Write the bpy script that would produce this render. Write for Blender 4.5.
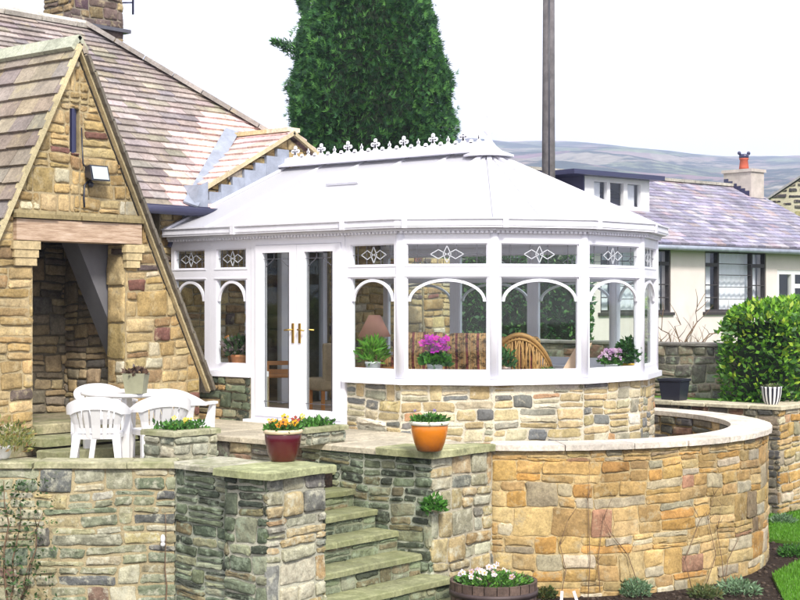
import bpy, math, random
import numpy as np
from math import sin, cos, pi, radians, sqrt, atan2

for o in list(bpy.data.objects):
    bpy.data.objects.remove(o)
SC = bpy.context.scene

# ------------------------------------------------------------------ camera
EYE = (10.16, -12.10, 1.36)
cam_d = bpy.data.cameras.new('camera')
cam_d.lens = 67.5
cam_d.sensor_width = 36.0
cam_d.clip_start = 0.1
cam_d.clip_end = 20000
cam = bpy.data.objects.new('camera', cam_d)
SC.collection.objects.link(cam)
cam.location = EYE
cam.rotation_euler = (radians(90), 0, radians(40))
SC.camera = cam

# ------------------------------------------------------------------ light
SUN_AZ = radians(-33)      # direction towards the sun, in plan, from +X
SUN_EL = radians(42)
world = bpy.data.worlds.new("World")
SC.world = world
world.use_nodes = True
wn = world.node_tree
wn.nodes.clear()
w_out = wn.nodes.new('ShaderNodeOutputWorld')
sky = wn.nodes.new('ShaderNodeTexSky')
sky.sky_type = 'NISHITA'
sky.sun_disc = False
sky.sun_elevation = SUN_EL
sky.sun_rotation = pi / 2 - SUN_AZ
sky.dust_density = 4.0
sky.air_density = 1.0
bg1 = wn.nodes.new('ShaderNodeBackground')
bg1.inputs['Strength'].default_value = 0.12
wn.links.new(sky.outputs['Color'], bg1.inputs['Color'])
# thin bright overcast: a veil of cloud in front of the sky
tc = wn.nodes.new('ShaderNodeTexCoord')
cn = wn.nodes.new('ShaderNodeTexNoise')
cn.inputs['Scale'].default_value = 2.2
cn.inputs['Detail'].default_value = 6
wn.links.new(tc.outputs['Generated'], cn.inputs['Vector'])
cr = wn.nodes.new('ShaderNodeValToRGB')
cr.color_ramp.elements[0].color = (0.90, 0.90, 1.0, 1)
cr.color_ramp.elements[1].color = (1.0, 0.99, 1.02, 1)
wn.links.new(cn.outputs['Fac'], cr.inputs['Fac'])
bg2 = wn.nodes.new('ShaderNodeBackground')
bg2.inputs['Strength'].default_value = 0.84
wn.links.new(cr.outputs['Color'], bg2.inputs['Color'])
mx = wn.nodes.new('ShaderNodeMixShader')
mx.inputs[0].default_value = 0.85
wn.links.new(bg1.outputs[0], mx.inputs[1])
wn.links.new(bg2.outputs[0], mx.inputs[2])
wn.links.new(mx.outputs[0], w_out.inputs['Surface'])

sun_d = bpy.data.lights.new('sun', 'SUN')
sun_d.energy = 2.3
sun_d.angle = radians(10)
sun_d.color = (1.0, 0.95, 0.86)
sun = bpy.data.objects.new('sun', sun_d)
SC.collection.objects.link(sun)
sun.location = (20, -10, 30)
sun.rotation_euler = (0, pi / 2 - SUN_EL, SUN_AZ)   # its +Z points to the sun

SC.view_settings.view_transform = 'Standard'
SC.view_settings.look = 'None'
SC.view_settings.gamma = 1.0
SC.view_settings.use_curve_mapping = False
SC.view_settings.exposure = 1.1
SC.render.engine = 'CYCLES'
SC.cycles.max_bounces = 8
SC.cycles.transparent_max_bounces = 24
SC.cycles.use_denoising = True
SC.cycles.sample_clamp_indirect = 6

# ------------------------------------------------------------------ sight lines (pixel of an 800x600 view -> point)
CD = (-sin(radians(40)), cos(radians(40)))
CR = (cos(radians(40)), sin(radians(40)))


def at(px, py, D):
    r = (px - 400) / 1500.0
    return (EYE[0] + D * (CD[0] + r * CR[0]), EYE[1] + D * (CD[1] + r * CR[1]), EYE[2] + D * (300 - py) / 1500.0)


def at_z(px, py, z):
    return at(px, py, (EYE[2] - z) * 1500.0 / (py - 300))


def at_u(px, py, u):
    r = (px - 400) / 1500.0
    return at(px, py, (u - EYE[0]) / (CD[0] + r * CR[0]))


def at_v(px, py, v):
    r = (px - 400) / 1500.0
    return at(px, py, (v - EYE[1]) / (CD[1] + r * CR[1]))


# ------------------------------------------------------------------ mesh builder
def vadd(a, b, k=1.0):
    return (a[0] + b[0] * k, a[1] + b[1] * k, a[2] + b[2] * k)


def vsub(a, b):
    return (a[0] - b[0], a[1] - b[1], a[2] - b[2])


def vcross(a, b):
    return (a[1] * b[2] - a[2] * b[1], a[2] * b[0] - a[0] * b[2], a[0] * b[1] - a[1] * b[0])


def vnorm(a):
    l = sqrt(a[0] ** 2 + a[1] ** 2 + a[2] ** 2) or 1.0
    return (a[0] / l, a[1] / l, a[2] / l)


def root_loc(o):
    x = [0, 0, 0]
    while o is not None:
        x = [x[i] + o.location[i] for i in range(3)]
        o = o.parent
    return x


class MB:
    def __init__(self):
        self.v = []
        self.f = []
        self.m = []
        self.c = []
        self.s = []

    def add(self, verts, faces, mat=0, col=(1, 1, 1), smooth=False):
        n = len(self.v)
        self.v.extend(verts)
        for f in faces:
            self.f.append(tuple(i + n for i in f))
            self.m.append(mat)
            self.c.append(col)
            self.s.append(smooth)

    def box(self, x0, x1, y0, y1, z0, z1, mat=0, col=(1, 1, 1)):
        v = [(x0, y0, z0), (x1, y0, z0), (x1, y1, z0), (x0, y1, z0), (x0, y0, z1), (x1, y0, z1), (x1, y1, z1), (x0, y1, z1)]
        self.add(v, [(0, 3, 2, 1), (4, 5, 6, 7), (0, 1, 5, 4), (1, 2, 6, 5), (2, 3, 7, 6), (3, 0, 4, 7)], mat, col)

    def bar(self, p, q, w, h, up=(0, 0, 1), mat=0, col=(1, 1, 1), taper=1.0):
        """box from p to q, w wide (sideways), h high (along up), centred on the line"""
        d = vnorm(vsub(q, p))
        s = vnorm(vcross(d, up))
        u = vcross(s, d)
        vs = []
        for (c, k) in ((p, 1.0), (q, taper)):
            for (a, b) in ((-1, -1), (1, -1), (1, 1), (-1, 1)):
                vs.append(tuple(c[i] + s[i] * a * w * k / 2 + u[i] * b * h * k / 2 for i in range(3)))
        self.add(vs, [(0, 1, 2, 3), (7, 6, 5, 4), (0, 4, 5, 1), (1, 5, 6, 2), (2, 6, 7, 3), (3, 7, 4, 0)], mat, col)

    def tube(self, pts, r, n=8, mat=0, col=(1, 1, 1), cap=True):
        rr = r if isinstance(r, (list, tuple)) else [r] * len(pts)
        vs = []
        up = (0, 0, 1)
        for i, p in enumerate(pts):
            a = pts[max(0, i - 1)]
            b = pts[min(len(pts) - 1, i + 1)]
            d = vnorm(vsub(b, a))
            if abs(d[2]) > 0.95:
                up = (1, 0, 0)
            else:
                up = (0, 0, 1)
            s = vnorm(vcross(d, up))
            u = vcross(s, d)
            for k in range(n):
                t = 2 * pi * k / n
                vs.append(tuple(p[j] + rr[i] * (s[j] * cos(t) + u[j] * sin(t)) for j in range(3)))
        fs = []
        for i in range(len(pts) - 1):
            for k in range(n):
                k2 = (k + 1) % n
                fs.append((i * n + k, i * n + k2, (i + 1) * n + k2, (i + 1) * n + k))
        if cap:
            fs.append(tuple(range(n - 1, -1, -1)))
            fs.append(tuple((len(pts) - 1) * n + k for k in range(n)))
        self.add(vs, fs, mat, col, True)

    def lathe(self, prof, c=(0, 0, 0), n=28, mat=0, col=(1, 1, 1), smooth=True):
        vs = []
        for (r, z) in prof:
            for k in range(n):
                t = 2 * pi * k / n
                vs.append((c[0] + r * cos(t), c[1] + r * sin(t), c[2] + z))
        fs = []
        for i in range(len(prof) - 1):
            for k in range(n):
                k2 = (k + 1) % n
                fs.append((i * n + k, i * n + k2, (i + 1) * n + k2, (i + 1) * n + k))
        fs.append(tuple(range(n - 1, -1, -1)))
        fs.append(tuple((len(prof) - 1) * n + k for k in range(n)))
        self.add(vs, fs, mat, col, smooth)

    def prism(self, poly, z0, z1, mat=0, col=(1, 1, 1)):
        n = len(poly)
        vs = [(p[0], p[1], z0) for p in poly] + [(p[0], p[1], z1) for p in poly]
        fs = [tuple(range(n - 1, -1, -1)), tuple(range(n, 2 * n))]
        for i in range(n):
            j = (i + 1) % n
            fs.append((i, j, n + j, n + i))
        self.add(vs, fs, mat, col)

    def ball(self, c, r, n=10, mat=0, col=(1, 1, 1), sq=(1, 1, 1)):
        m = max(4, n // 2 + 1)
        vs = []
        for i in range(m + 1):
            ph = pi * i / m
            for k in range(n):
                t = 2 * pi * k / n
                vs.append((c[0] + r * sq[0] * sin(ph) * cos(t), c[1] + r * sq[1] * sin(ph) * sin(t), c[2] + r * sq[2] * cos(ph)))
        fs = []
        for i in range(m):
            for k in range(n):
                k2 = (k + 1) % n
                fs.append(((i + 1) * n + k, (i + 1) * n + k2, i * n + k2, i * n + k))
        self.add(vs, fs, mat, col, True)

    def build(self, name, mats, parent=None, local=False):
        me = bpy.data.meshes.new(name)
        off = root_loc(parent) if (parent is not None and not local) else (0, 0, 0)
        vs = [(v[0] - off[0], v[1] - off[1], v[2] - off[2]) for v in self.v]
        me.from_pydata(vs, [], self.f)
        if not isinstance(mats, (list, tuple)):
            mats = [mats]
        for m in mats:
            me.materials.append(m)
        me.polygons.foreach_set('material_index', self.m)
        me.polygons.foreach_set('use_smooth', self.s)
        ca = me.color_attributes.new('tint', 'FLOAT_COLOR', 'CORNER')
        data = np.ones((len(me.loops), 4), dtype=np.float32)
        sizes = np.array([len(f) for f in self.f])
        cols = np.array(self.c, dtype=np.float32).reshape(-1, 3)
        data[:, :3] = np.repeat(cols, sizes, axis=0)
        ca.data.foreach_set('color', data.ravel())
        me.update()
        o = bpy.data.objects.new(name, me)
        SC.collection.objects.link(o)
        if parent is not None:
            o.parent = parent
        return o


def tag(o, label=None, cat=None, group=None, kind=None):
    if label:
        o['label'] = label
    if cat:
        o['category'] = cat
    if group:
        o['group'] = group
    if kind:
        o['kind'] = kind
    return o


def empty(name, loc, label, cat, group=None, rz=0):
    o = bpy.data.objects.new(name, None)
    SC.collection.objects.link(o)
    o.location = loc
    o.rotation_euler = (0, 0, rz)
    o.empty_display_size = 0.2
    return tag(o, label, cat, group)


def copy_tree(o, parent=None):
    c = o.copy()
    SC.collection.objects.link(c)
    c.parent = parent
    for ch in list(o.children):
        copy_tree(ch, c)
    return c


# ------------------------------------------------------------------ materials
def new_mat(name):
    m = bpy.data.materials.new(name)
    m.use_nodes = True
    nt = m.node_tree
    b = nt.nodes['Principled BSDF']
    return m, nt, b


def N(nt, t, **kw):
    n = nt.nodes.new(t)
    for k, v in kw.items():
        setattr(n, k, v)
    return n


def noise(nt, scale, detail=5, rough=0.6, vec=None, stretch=None):
    n = N(nt, 'ShaderNodeTexNoise')
    n.inputs['Scale'].default_value = scale
    n.inputs['Detail'].default_value = detail
    n.inputs['Roughness'].default_value = rough
    t = N(nt, 'ShaderNodeTexCoord')
    if stretch:
        mp = N(nt, 'ShaderNodeMapping')
        mp.inputs['Scale'].default_value = stretch
        nt.links.new(t.outputs['Object'], mp.inputs['Vector'])
        nt.links.new(mp.outputs['Vector'], n.inputs['Vector'])
    else:
        nt.links.new(t.outputs['Object'], n.inputs['Vector'])
    return n


def ramp(nt, src, stops):
    r = N(nt, 'ShaderNodeValToRGB')
    els = r.color_ramp.elements
    while len(els) < len(stops):
        els.new(0.5)
    for e, (p, c) in zip(els, stops):
        e.position = p
        e.color = (c, c, c, 1) if isinstance(c, (int, float)) else (*c, 1)
    nt.links.new(src, r.inputs['Fac'])
    return r.outputs['Color']


def mix(nt, mode, a, b, fac=1.0):
    m = N(nt, 'ShaderNodeMix', data_type='RGBA', blend_type=mode)
    for (v, i) in ((a, 6), (b, 7)):
        if isinstance(v, tuple):
            m.inputs[i].default_value = (*v, 1)
        else:
            nt.links.new(v, m.inputs[i])
    if isinstance(fac, (int, float)):
        m.inputs[0].default_value = fac
    else:
        nt.links.new(fac, m.inputs[0])
    return m.outputs[2]


def bump(nt, b, src, strength=0.5, dist=0.02):
    bp = N(nt, 'ShaderNodeBump')
    bp.inputs['Strength'].default_value = strength
    bp.inputs['Distance'].default_value = dist
    nt.links.new(src, bp.inputs['Height'])
    nt.links.new(bp.outputs['Normal'], b.inputs['Normal'])


def m_tint(name, rough=0.85, mottle=(0.65, 1.25), scale=14, bmp=0.5, bdist=0.01, spot=None, spot_scale=5, spot_lo=0.58, spot_hi=0.68, spec=0.3, spot2=None, spot2_scale=9, grime=0.74):
    """colour from the mesh's own tint, mottled, with blotches of a second colour (lichen, moss, soot)"""
    m, nt, b = new_mat(name)
    a = N(nt, 'ShaderNodeVertexColor', layer_name='tint')
    n1 = noise(nt, scale, 8, 0.65)
    col = mix(nt, 'MULTIPLY', a.outputs['Color'], ramp(nt, n1.outputs['Fac'], [(0.28, mottle[0]), (0.72, mottle[1])]))
    n3 = noise(nt, scale * 5, 4, 0.7)
    col = mix(nt, 'MULTIPLY', col, ramp(nt, n3.outputs['Fac'], [(0.3, 0.68), (0.7, 1.2)]))
    n5 = noise(nt, 1.4, 5, 0.6, stretch=(1, 1, 0.45))
    col = mix(nt, 'MULTIPLY', col, ramp(nt, n5.outputs['Fac'], [(0.35, grime), (0.62, 1.08)]))
    if spot:
        n2 = noise(nt, spot_scale, 7, 0.7)
        col = mix(nt, 'MIX', col, spot, ramp(nt, n2.outputs['Fac'], [(spot_lo, 0.0), (spot_hi, 0.75)]))
    if spot2:
        n4 = noise(nt, spot2_scale, 7, 0.75)
        col = mix(nt, 'MIX', col, spot2, ramp(nt, n4.outputs['Fac'], [(0.6, 0.0), (0.7, 0.7)]))
    nt.links.new(col, b.inputs['Base Color'])
    b.inputs['Roughness'].default_value = rough
    b.inputs['Specular IOR Level'].default_value = spec
    if bmp:
        bump(nt, b, mix(nt, 'ADD', n1.outputs['Fac'], n3.outputs['Fac'], 0.5), bmp, bdist)
    return m


def m_plain(name, col, rough=0.5, metal=0.0, mottle=0.0, scale=8, bmp=0.0, spec=0.5):
    m, nt, b = new_mat(name)
    if mottle:
        n1 = noise(nt, scale, 6, 0.65)
        c = mix(nt, 'MULTIPLY', tuple(col), ramp(nt, n1.outputs['Fac'], [(0.3, 1 - mottle), (0.7, 1 + mottle * 0.6)]))
        nt.links.new(c, b.inputs['Base Color'])
        if bmp:
            bump(nt, b, n1.outputs['Fac'], bmp, 0.01)
    else:
        b.inputs['Base Color'].default_value = (*col, 1)
    b.inputs['Roughness'].default_value = rough
    b.inputs['Metallic'].default_value = metal
    b.inputs['Specular IOR Level'].default_value = spec
    return m


def m_leaf(name, rough=0.5, trans=0.35):
    m, nt, b = new_mat(name)
    a = N(nt, 'ShaderNodeVertexColor', layer_name='tint')
    nt.links.new(a.outputs['Color'], b.inputs['Base Color'])
    b.inputs['Roughness'].default_value = rough
    t = N(nt, 'ShaderNodeBsdfTranslucent')
    nt.links.new(a.outputs['Color'], t.inputs['Color'])
    mxs = N(nt, 'ShaderNodeMixShader')
    mxs.inputs[0].default_value = trans
    nt.links.new(b.outputs[0], mxs.inputs[1])
    nt.links.new(t.outputs[0], mxs.inputs[2])
    nt.links.new(mxs.outputs[0], nt.nodes['Material Output'].inputs['Surface'])
    return m


def m_glass(name, tint=(0.96, 0.985, 0.975), refl=1.0):
    m, nt, b = new_mat(name)
    nt.nodes.remove(b)
    tr = N(nt, 'ShaderNodeBsdfTransparent')
    tr.inputs['Color'].default_value = (*tint, 1)
    gl = N(nt, 'ShaderNodeBsdfGlossy')
    gl.inputs['Roughness'].default_value = 0.02
    fr = N(nt, 'ShaderNodeLayerWeight')
    pw = N(nt, 'ShaderNodeMath', operation='POWER')
    pw.inputs[1].default_value = 5.0
    nt.links.new(fr.outputs['Facing'], pw.inputs[0])
    mu = N(nt, 'ShaderNodeMath', operation='MULTIPLY_ADD')
    mu.inputs[1].default_value = 0.9
    mu.inputs[2].default_value = 0.022 * refl
    nt.links.new(pw.outputs[0], mu.inputs[0])
    mxs = N(nt, 'ShaderNodeMixShader')
    nt.links.new(mu.outputs[0], mxs.inputs[0])
    nt.links.new(tr.outputs[0], mxs.inputs[1])
    nt.links.new(gl.outputs[0], mxs.inputs[2])
    nt.links.new(mxs.outputs[0], nt.nodes['Material Output'].inputs['Surface'])
    return m


M = {}
M['stone'] = m_tint('honey_stone', 0.9, (0.6, 1.25), 9, 0.7, 0.012, spot=(0.47, 0.40, 0.25), spot_scale=6, spot_lo=0.54, spot_hi=0.68, spot2=(0.16, 0.12, 0.08), spot2_scale=6)
M['stone_pale'] = m_tint('pale_stone', 0.9, (0.65, 1.2), 9, 0.6, 0.01, spot=(0.56, 0.50, 0.38), spot_scale=6)
M['stone_moss'] = m_tint('mossy_stone', 0.92, (0.5, 1.35), 11, 0.8, 0.014, spot=(0.30, 0.36, 0.26), spot_scale=10, spot_lo=0.52, spot_hi=0.66, spot2=(0.10, 0.14, 0.05), spot2_scale=4)
M['stone_weathered'] = m_tint('weathered_stone', 0.92, (0.5, 1.3), 12, 0.8, 0.012, spot=(0.50, 0.49, 0.38), spot_scale=11, spot_lo=0.50, spot_hi=0.64, spot2=(0.13, 0.18, 0.07), spot2_scale=2.0)
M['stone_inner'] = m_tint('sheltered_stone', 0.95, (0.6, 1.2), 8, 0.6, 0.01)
M['mortar'] = m_tint('lime_mortar', 0.95, (0.75, 1.15), 20, 0.7, 0.01)
M['coping'] = m_tint('coping_stone', 0.9, (0.75, 1.15), 6, 0.4, 0.008, spot=(0.24, 0.20, 0.10), spot_scale=3, spot_lo=0.6, spot_hi=0.75)
M['coping_moss'] = m_tint('mossy_coping', 0.95, (0.6, 1.3), 7, 0.6, 0.01, spot=(0.15, 0.165, 0.07), spot_scale=3.2, spot_lo=0.42, spot_hi=0.62, spot2=(0.08, 0.09, 0.05), spot2_scale=6)
M['slate'] = m_tint('stone_slate', 0.85, (0.75, 1.2), 7, 0.5, 0.008, spot=(0.34, 0.29, 0.16), spot_scale=3.5, spot_lo=0.58, spot_hi=0.72, spot2=(0.16, 0.15, 0.15), spot2_scale=5)
M['slate_far'] = m_tint('purple_slate', 0.6, (0.8, 1.15), 3, 0.3, 0.008, spot=(0.36, 0.34, 0.28), spot_scale=0.9, spot_lo=0.62, spot_hi=0.75)
M['tile_new'] = m_tint('new_tile', 0.8, (0.88, 1.1), 6, 0.3, 0.005, grime=0.92)
M['upvc'] = m_plain('white_upvc', (0.77, 0.77, 0.84), 0.28, mottle=0.06, scale=3)
M['upvc_dirty'] = m_plain('gutter_upvc', (0.70, 0.70, 0.76), 0.35, mottle=0.1, scale=12)
M['glass'] = m_glass('window_glass')
M['glass_far'] = m_glass('bungalow_glass', (0.96, 0.97, 0.98), 1.5)
M['lead'] = m_plain('lead', (0.09, 0.09, 0.11), 0.5, mottle=0.2)
M['lead_sheet'] = m_plain('lead_sheet', (0.27, 0.30, 0.37), 0.5, mottle=0.3, scale=5, bmp=0.3)
M['bevel'] = m_plain('frosted_bevel', (0.48, 0.50, 0.54), 0.15)
M['brass'] = m_plain('brass', (0.55, 0.36, 0.10), 0.3, 0.9)
M['black'] = m_plain('black_plastic', (0.02, 0.022, 0.035), 0.35)
M['blueblack'] = m_plain('gutter_paint', (0.03, 0.032, 0.08), 0.35)
M['dark_timber'] = m_plain('dark_timber', (0.035, 0.028, 0.03), 0.6, mottle=0.3)
M['cream'] = m_plain('cream_render', (0.64, 0.575, 0.55), 0.9, mottle=0.08, scale=1.5, bmp=0.2)
M['plastic'] = m_plain('white_plastic', (0.70, 0.70, 0.72), 0.35, mottle=0.04, scale=5)
M['curtain'] = m_plain('net_curtain', (0.78, 0.79, 0.82), 0.9)
M['leaf'] = m_leaf('leaf')
M['leaf_matte'] = m_leaf('conifer_leaf', 0.8, 0.15)
M['petal'] = m_leaf('petal', 0.6, 0.4)
M['bark'] = m_plain('bark', (0.10, 0.075, 0.05), 0.95, mottle=0.4, scale=12, bmp=0.8)
M['stem'] = m_plain('dry_stem', (0.16, 0.10, 0.06), 0.9, mottle=0.2)
M['foliage_core'] = m_plain('dark_blocker', (0.012, 0.022, 0.010), 1.0)  # near-black, for opaque cores added to block light inside foliage
M['white_paint'] = m_plain('white_paint', (0.75, 0.75, 0.76), 0.5, mottle=0.04)


def m_beam():
    m, nt, b = new_mat('weathered_beam')
    n1 = noise(nt, 3, 8, 0.7, stretch=(1, 1.2, 14))
    c = ramp(nt, n1.outputs['Fac'], [(0.3, (0.22, 0.14, 0.09)), (0.5, (0.42, 0.30, 0.21)), (0.7, (0.58, 0.46, 0.36))])
    nt.links.new(c, b.inputs['Base Color'])
    b.inputs['Roughness'].default_value = 0.85
    bump(nt, b, n1.outputs['Fac'], 0.6, 0.01)
    return m


M['beam'] = m_beam()


def m_roof():
    m, nt, b = new_mat('opal_polycarbonate')
    b.inputs['Base Color'].default_value = (0.78, 0.78, 0.83, 1)
    b.inputs['Roughness'].default_value = 0.25
    t = N(nt, 'ShaderNodeBsdfTranslucent')
    t.inputs['Color'].default_value = (0.75, 0.76, 0.80, 1)
    mxs = N(nt, 'ShaderNodeMixShader')
    mxs.inputs[0].default_value = 0.48
    nt.links.new(b.outputs[0], mxs.inputs[1])
    nt.links.new(t.outputs[0], mxs.inputs[2])
    nt.links.new(mxs.outputs[0], nt.nodes['Material Output'].inputs['Surface'])
    return m


M['roof_panel'] = m_roof()


def m_ground(name, c1, c2, c3, scale, bmp, dist):
    m, nt, b = new_mat(name)
    n1 = noise(nt, scale, 9, 0.75)
    c = ramp(nt, n1.outputs['Fac'], [(0.3, c1), (0.5, c2), (0.7, c3)])
    nt.links.new(c, b.inputs['Base Color'])
    b.inputs['Roughness'].default_value = 0.95
    b.inputs['Specular IOR Level'].default_value = 0.1
    bump(nt, b, n1.outputs['Fac'], bmp, dist)
    return m


M['soil'] = m_ground('dark_soil', (0.012, 0.009, 0.008), (0.04, 0.028, 0.022), (0.10, 0.075, 0.055), 18, 1.0, 0.04)
M['grass_ground'] = m_ground('turf', (0.04, 0.09, 0.012), (0.07, 0.16, 0.02), (0.11, 0.22, 0.03), 9, 0.6, 0.02)
M['paving'] = m_ground('flagstones', (0.22, 0.20, 0.15), (0.34, 0.30, 0.22), (0.44, 0.40, 0.30), 4, 0.4, 0.01)

# ------------------------------------------------------------------ 2-D polygon helpers
def clip(poly, region):
    """clip poly by a convex counter-clockwise region"""
    out = poly
    n = len(region)
    for i in range(n):
        a, b = region[i], region[(i + 1) % n]
        ex, ey = b[0] - a[0], b[1] - a[1]
        inp, out = out, []
        if not inp:
            return []
        for k in range(len(inp)):
            p, q = inp[k], inp[(k + 1) % len(inp)]
            sp = ex * (p[1] - a[1]) - ey * (p[0] - a[0])
            sq = ex * (q[1] - a[1]) - ey * (q[0] - a[0])
            if sp >= 0:
                out.append(p)
            if (sp >= 0) != (sq >= 0):
                t = sp / (sp - sq)
                out.append((p[0] + t * (q[0] - p[0]), p[1] + t * (q[1] - p[1])))
    return out


def area(poly):
    return 0.5 * sum(poly[i][0] * poly[(i + 1) % len(poly)][1] - poly[(i + 1) % len(poly)][0] * poly[i][1] for i in range(len(poly)))


def rubble(s0, s1, z0, z1, rnd, H=(0.17, 0.30), Wd=(0.16, 0.5)):
    """rectangles of roughly coursed, snecked rubble filling s0..s1 x z0..z1"""
    out = []
    z = z0
    while z < z1 - 0.01:
        h = rnd.uniform(*H)
        if z + h > z1 - 0.08:
            h = z1 - z
        s = s0 - rnd.uniform(0, 0.25)
        while s < s1:
            t = rnd.random()
            if t < 0.22:
                w = rnd.uniform(0.75, 1.5) * h
                out.append((s, s + w, z, z + h))
            elif t < 0.80:
                w = rnd.uniform(*Wd) * 1.25
                k = rnd.uniform(0.35, 0.65)
                for (za, zb) in ((z, z + h * k), (z + h * k, z + h)):
                    if w > 0.34 and rnd.random() < 0.6:
                        c = s + w * rnd.uniform(0.35, 0.65)
                        out.append((s, c, za, zb))
                        out.append((c, s + w, za, zb))
                    else:
                        out.append((s, s + w, za, zb))
            else:
                w = rnd.uniform(0.22, 0.46)
                a, b_ = rnd.uniform(0.25, 0.4), rnd.uniform(0.6, 0.75)
                for (za, zb) in ((z, z + h * a), (z + h * a, z + h * b_), (z + h * b_, z + h)):
                    out.append((s, s + w, za, zb))
            s += w
        z += h
    return out


def rough_outline(poly, rnd, gap, step=0.07, jit=0.007):
    """shrink, round corners, roughen"""
    n = len(poly)
    cx = sum(p[0] for p in poly) / n
    cy = sum(p[1] for p in poly) / n
    x0, x1 = min(p[0] for p in poly), max(p[0] for p in poly)
    y0, y1 = min(p[1] for p in poly), max(p[1] for p in poly)
    w, h = x1 - x0, y1 - y0
    if w < gap * 3.2 or h < gap * 3.2:
        return None
    kx, ky = 1 - 2 * gap / w, 1 - 2 * gap / h
    q = [(cx + (p[0] - cx) * kx, cy + (p[1] - cy) * ky) for p in poly]
    out = []
    for i in range(n):
        a, b = q[i], q[(i + 1) % n]
        L = sqrt((b[0] - a[0]) ** 2 + (b[1] - a[1]) ** 2)
        if L < 1e-4:
            continue
        k = max(2, int(L / step))
        cut = min(0.18, 0.014 / L)
        ts = [cut] + [j / k for j in range(1, k)] + [1 - cut]
        for t in ts:
            out.append((a[0] + (b[0] - a[0]) * t + rnd.uniform(-jit, jit), a[1] + (b[1] - a[1]) * t + rnd.uniform(-jit, jit)))
    return out


def pick(rnd, pal):
    tot = sum(p[1] for p in pal)
    t = rnd.uniform(0, tot)
    for c, w in pal:
        t -= w
        if t <= 0:
            break
    k = rnd.uniform(0.82, 1.2)
    return (c[0] * k * rnd.uniform(0.95, 1.05), c[1] * k, c[2] * k * rnd.uniform(0.92, 1.08))


def stones(mb, fn, regions, pal, seed, gap=0.011, proud=(0.008, 0.032), H=(0.17, 0.30), Wd=(0.16, 0.5), mat=0, back=-0.02, tone=None):
    """fn(s, z, d) -> point; regions: convex ccw polygons in (s, z)"""
    rnd = random.Random(seed)
    xs = [p[0] for r in regions for p in r]
    zs = [p[1] for r in regions for p in r]
    for (a, b, c, d) in rubble(min(xs), max(xs), min(zs), max(zs), rnd, H, Wd):
        tl = [rnd.uniform(-0.008, 0.008) for _ in range(4)]
        wz = min(zs)
        def wp(s, z):
            k = min(1.0, (z - wz) * 8) * min(1.0, max(0.0, (max(zs) - z) * 8))
            return (s + 0.012 * sin(11 * z + 2.1 * s + seed), z + k * (0.016 * sin(2.6 * s + seed) + 0.011 * sin(7.3 * s + 4 * z)))
        rect = [wp(a, c), wp(b, c), wp(b, d), wp(a, d)]
        col = pick(rnd, pal)
        if tone:
            col = tone((a + b) / 2, (c + d) / 2, col)
        for rg in regions:
            pl = clip(rect, rg)
            if len(pl) < 3 or area(pl) < 0.0014:
                continue
            ol = rough_outline(pl, rnd, gap)
            if not ol:
                continue
            n = len(ol)
            cx = sum(p[0] for p in ol) / n
            cy = sum(p[1] for p in ol) / n
            w = max(p[0] for p in ol) - min(p[0] for p in ol)
            h = max(p[1] for p in ol) - min(p[1] for p in ol)
            pr = rnd.uniform(*proud)
            tx, ty = rnd.uniform(-0.05, 0.05), rnd.uniform(-0.08, 0.08)
            vs = [fn(p[0], p[1], back) for p in ol]
            vs += [fn(p[0], p[1], max(0.003, pr * 0.55 + (p[0] - cx) * tx + (p[1] - cy) * ty)) for p in ol]
            i1 = min(0.32, 0.016 / max(0.03, min(w, h)))
            for p in ol:
                vs.append(fn(p[0] + (cx - p[0]) * i1, p[1] + (cy - p[1]) * i1, max(0.005, pr + rnd.uniform(-0.003, 0.003) + (p[0] - cx) * tx + (p[1] - cy) * ty)))
            for p in ol:
                vs.append(fn(p[0] + (cx - p[0]) * 0.6, p[1] + (cy - p[1]) * 0.6, max(0.006, pr + rnd.uniform(-0.003, 0.004))))
            vs.append(fn(cx, cy, pr + rnd.uniform(0, 0.002)))
            fs = []
            for k in range(n):
                k2 = (k + 1) % n
                fs.append((k, k2, n + k2, n + k))
                fs.append((n + k, n + k2, 2 * n + k2, 2 * n + k))
            mb.add(vs, fs, mat, col)
            base_ = len(mb.v) - len(vs)
            for k in range(n):
                k2 = (k + 1) % n
                for f_ in ((2 * n + k, 2 * n + k2, 3 * n + k2, 3 * n + k), (3 * n + k, 3 * n + k2, 4 * n)):
                    mb.f.append(tuple(i + base_ for i in f_))
                    mb.m.append(mat)
                    mb.c.append(col)
                    mb.s.append(True)


def plane_fn(o, d, n):
    """s runs along the plan direction d from o, z is up, offset along plan normal n"""
    return lambda s, z, t: (o[0] + d[0] * s + n[0] * t, o[1] + d[1] * s + n[1] * t, z)


def rect(a, b, c, d):
    return [(a, c), (b, c), (b, d), (a, d)]


HONEY = [((0.44, 0.29, 0.11), 5), ((0.48, 0.35, 0.16), 5), ((0.38, 0.26, 0.11), 5), ((0.46, 0.26, 0.08), 2), ((0.31, 0.27, 0.18), 0.9), ((0.47, 0.41, 0.29), 0.8), ((0.26, 0.19, 0.11), 0.4), ((0.36, 0.20, 0.12), 0.4), ((0.44, 0.38, 0.26), 2)]
PORCH = [((0.43, 0.31, 0.14), 5), ((0.48, 0.37, 0.19), 5), ((0.36, 0.25, 0.11), 4), ((0.30, 0.20, 0.10), 1.5), ((0.55, 0.49, 0.36), 1.4), ((0.13, 0.10, 0.09), 0.9), ((0.19, 0.09, 0.07), 0.7)]
PALE = [((0.47, 0.38, 0.21), 5), ((0.52, 0.46, 0.32), 3), ((0.30, 0.29, 0.22), 3), ((0.17, 0.17, 0.16), 2), ((0.48, 0.37, 0.22), 2), ((0.45, 0.27, 0.15), 0.7), ((0.68, 0.64, 0.55), 1.5)]
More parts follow.
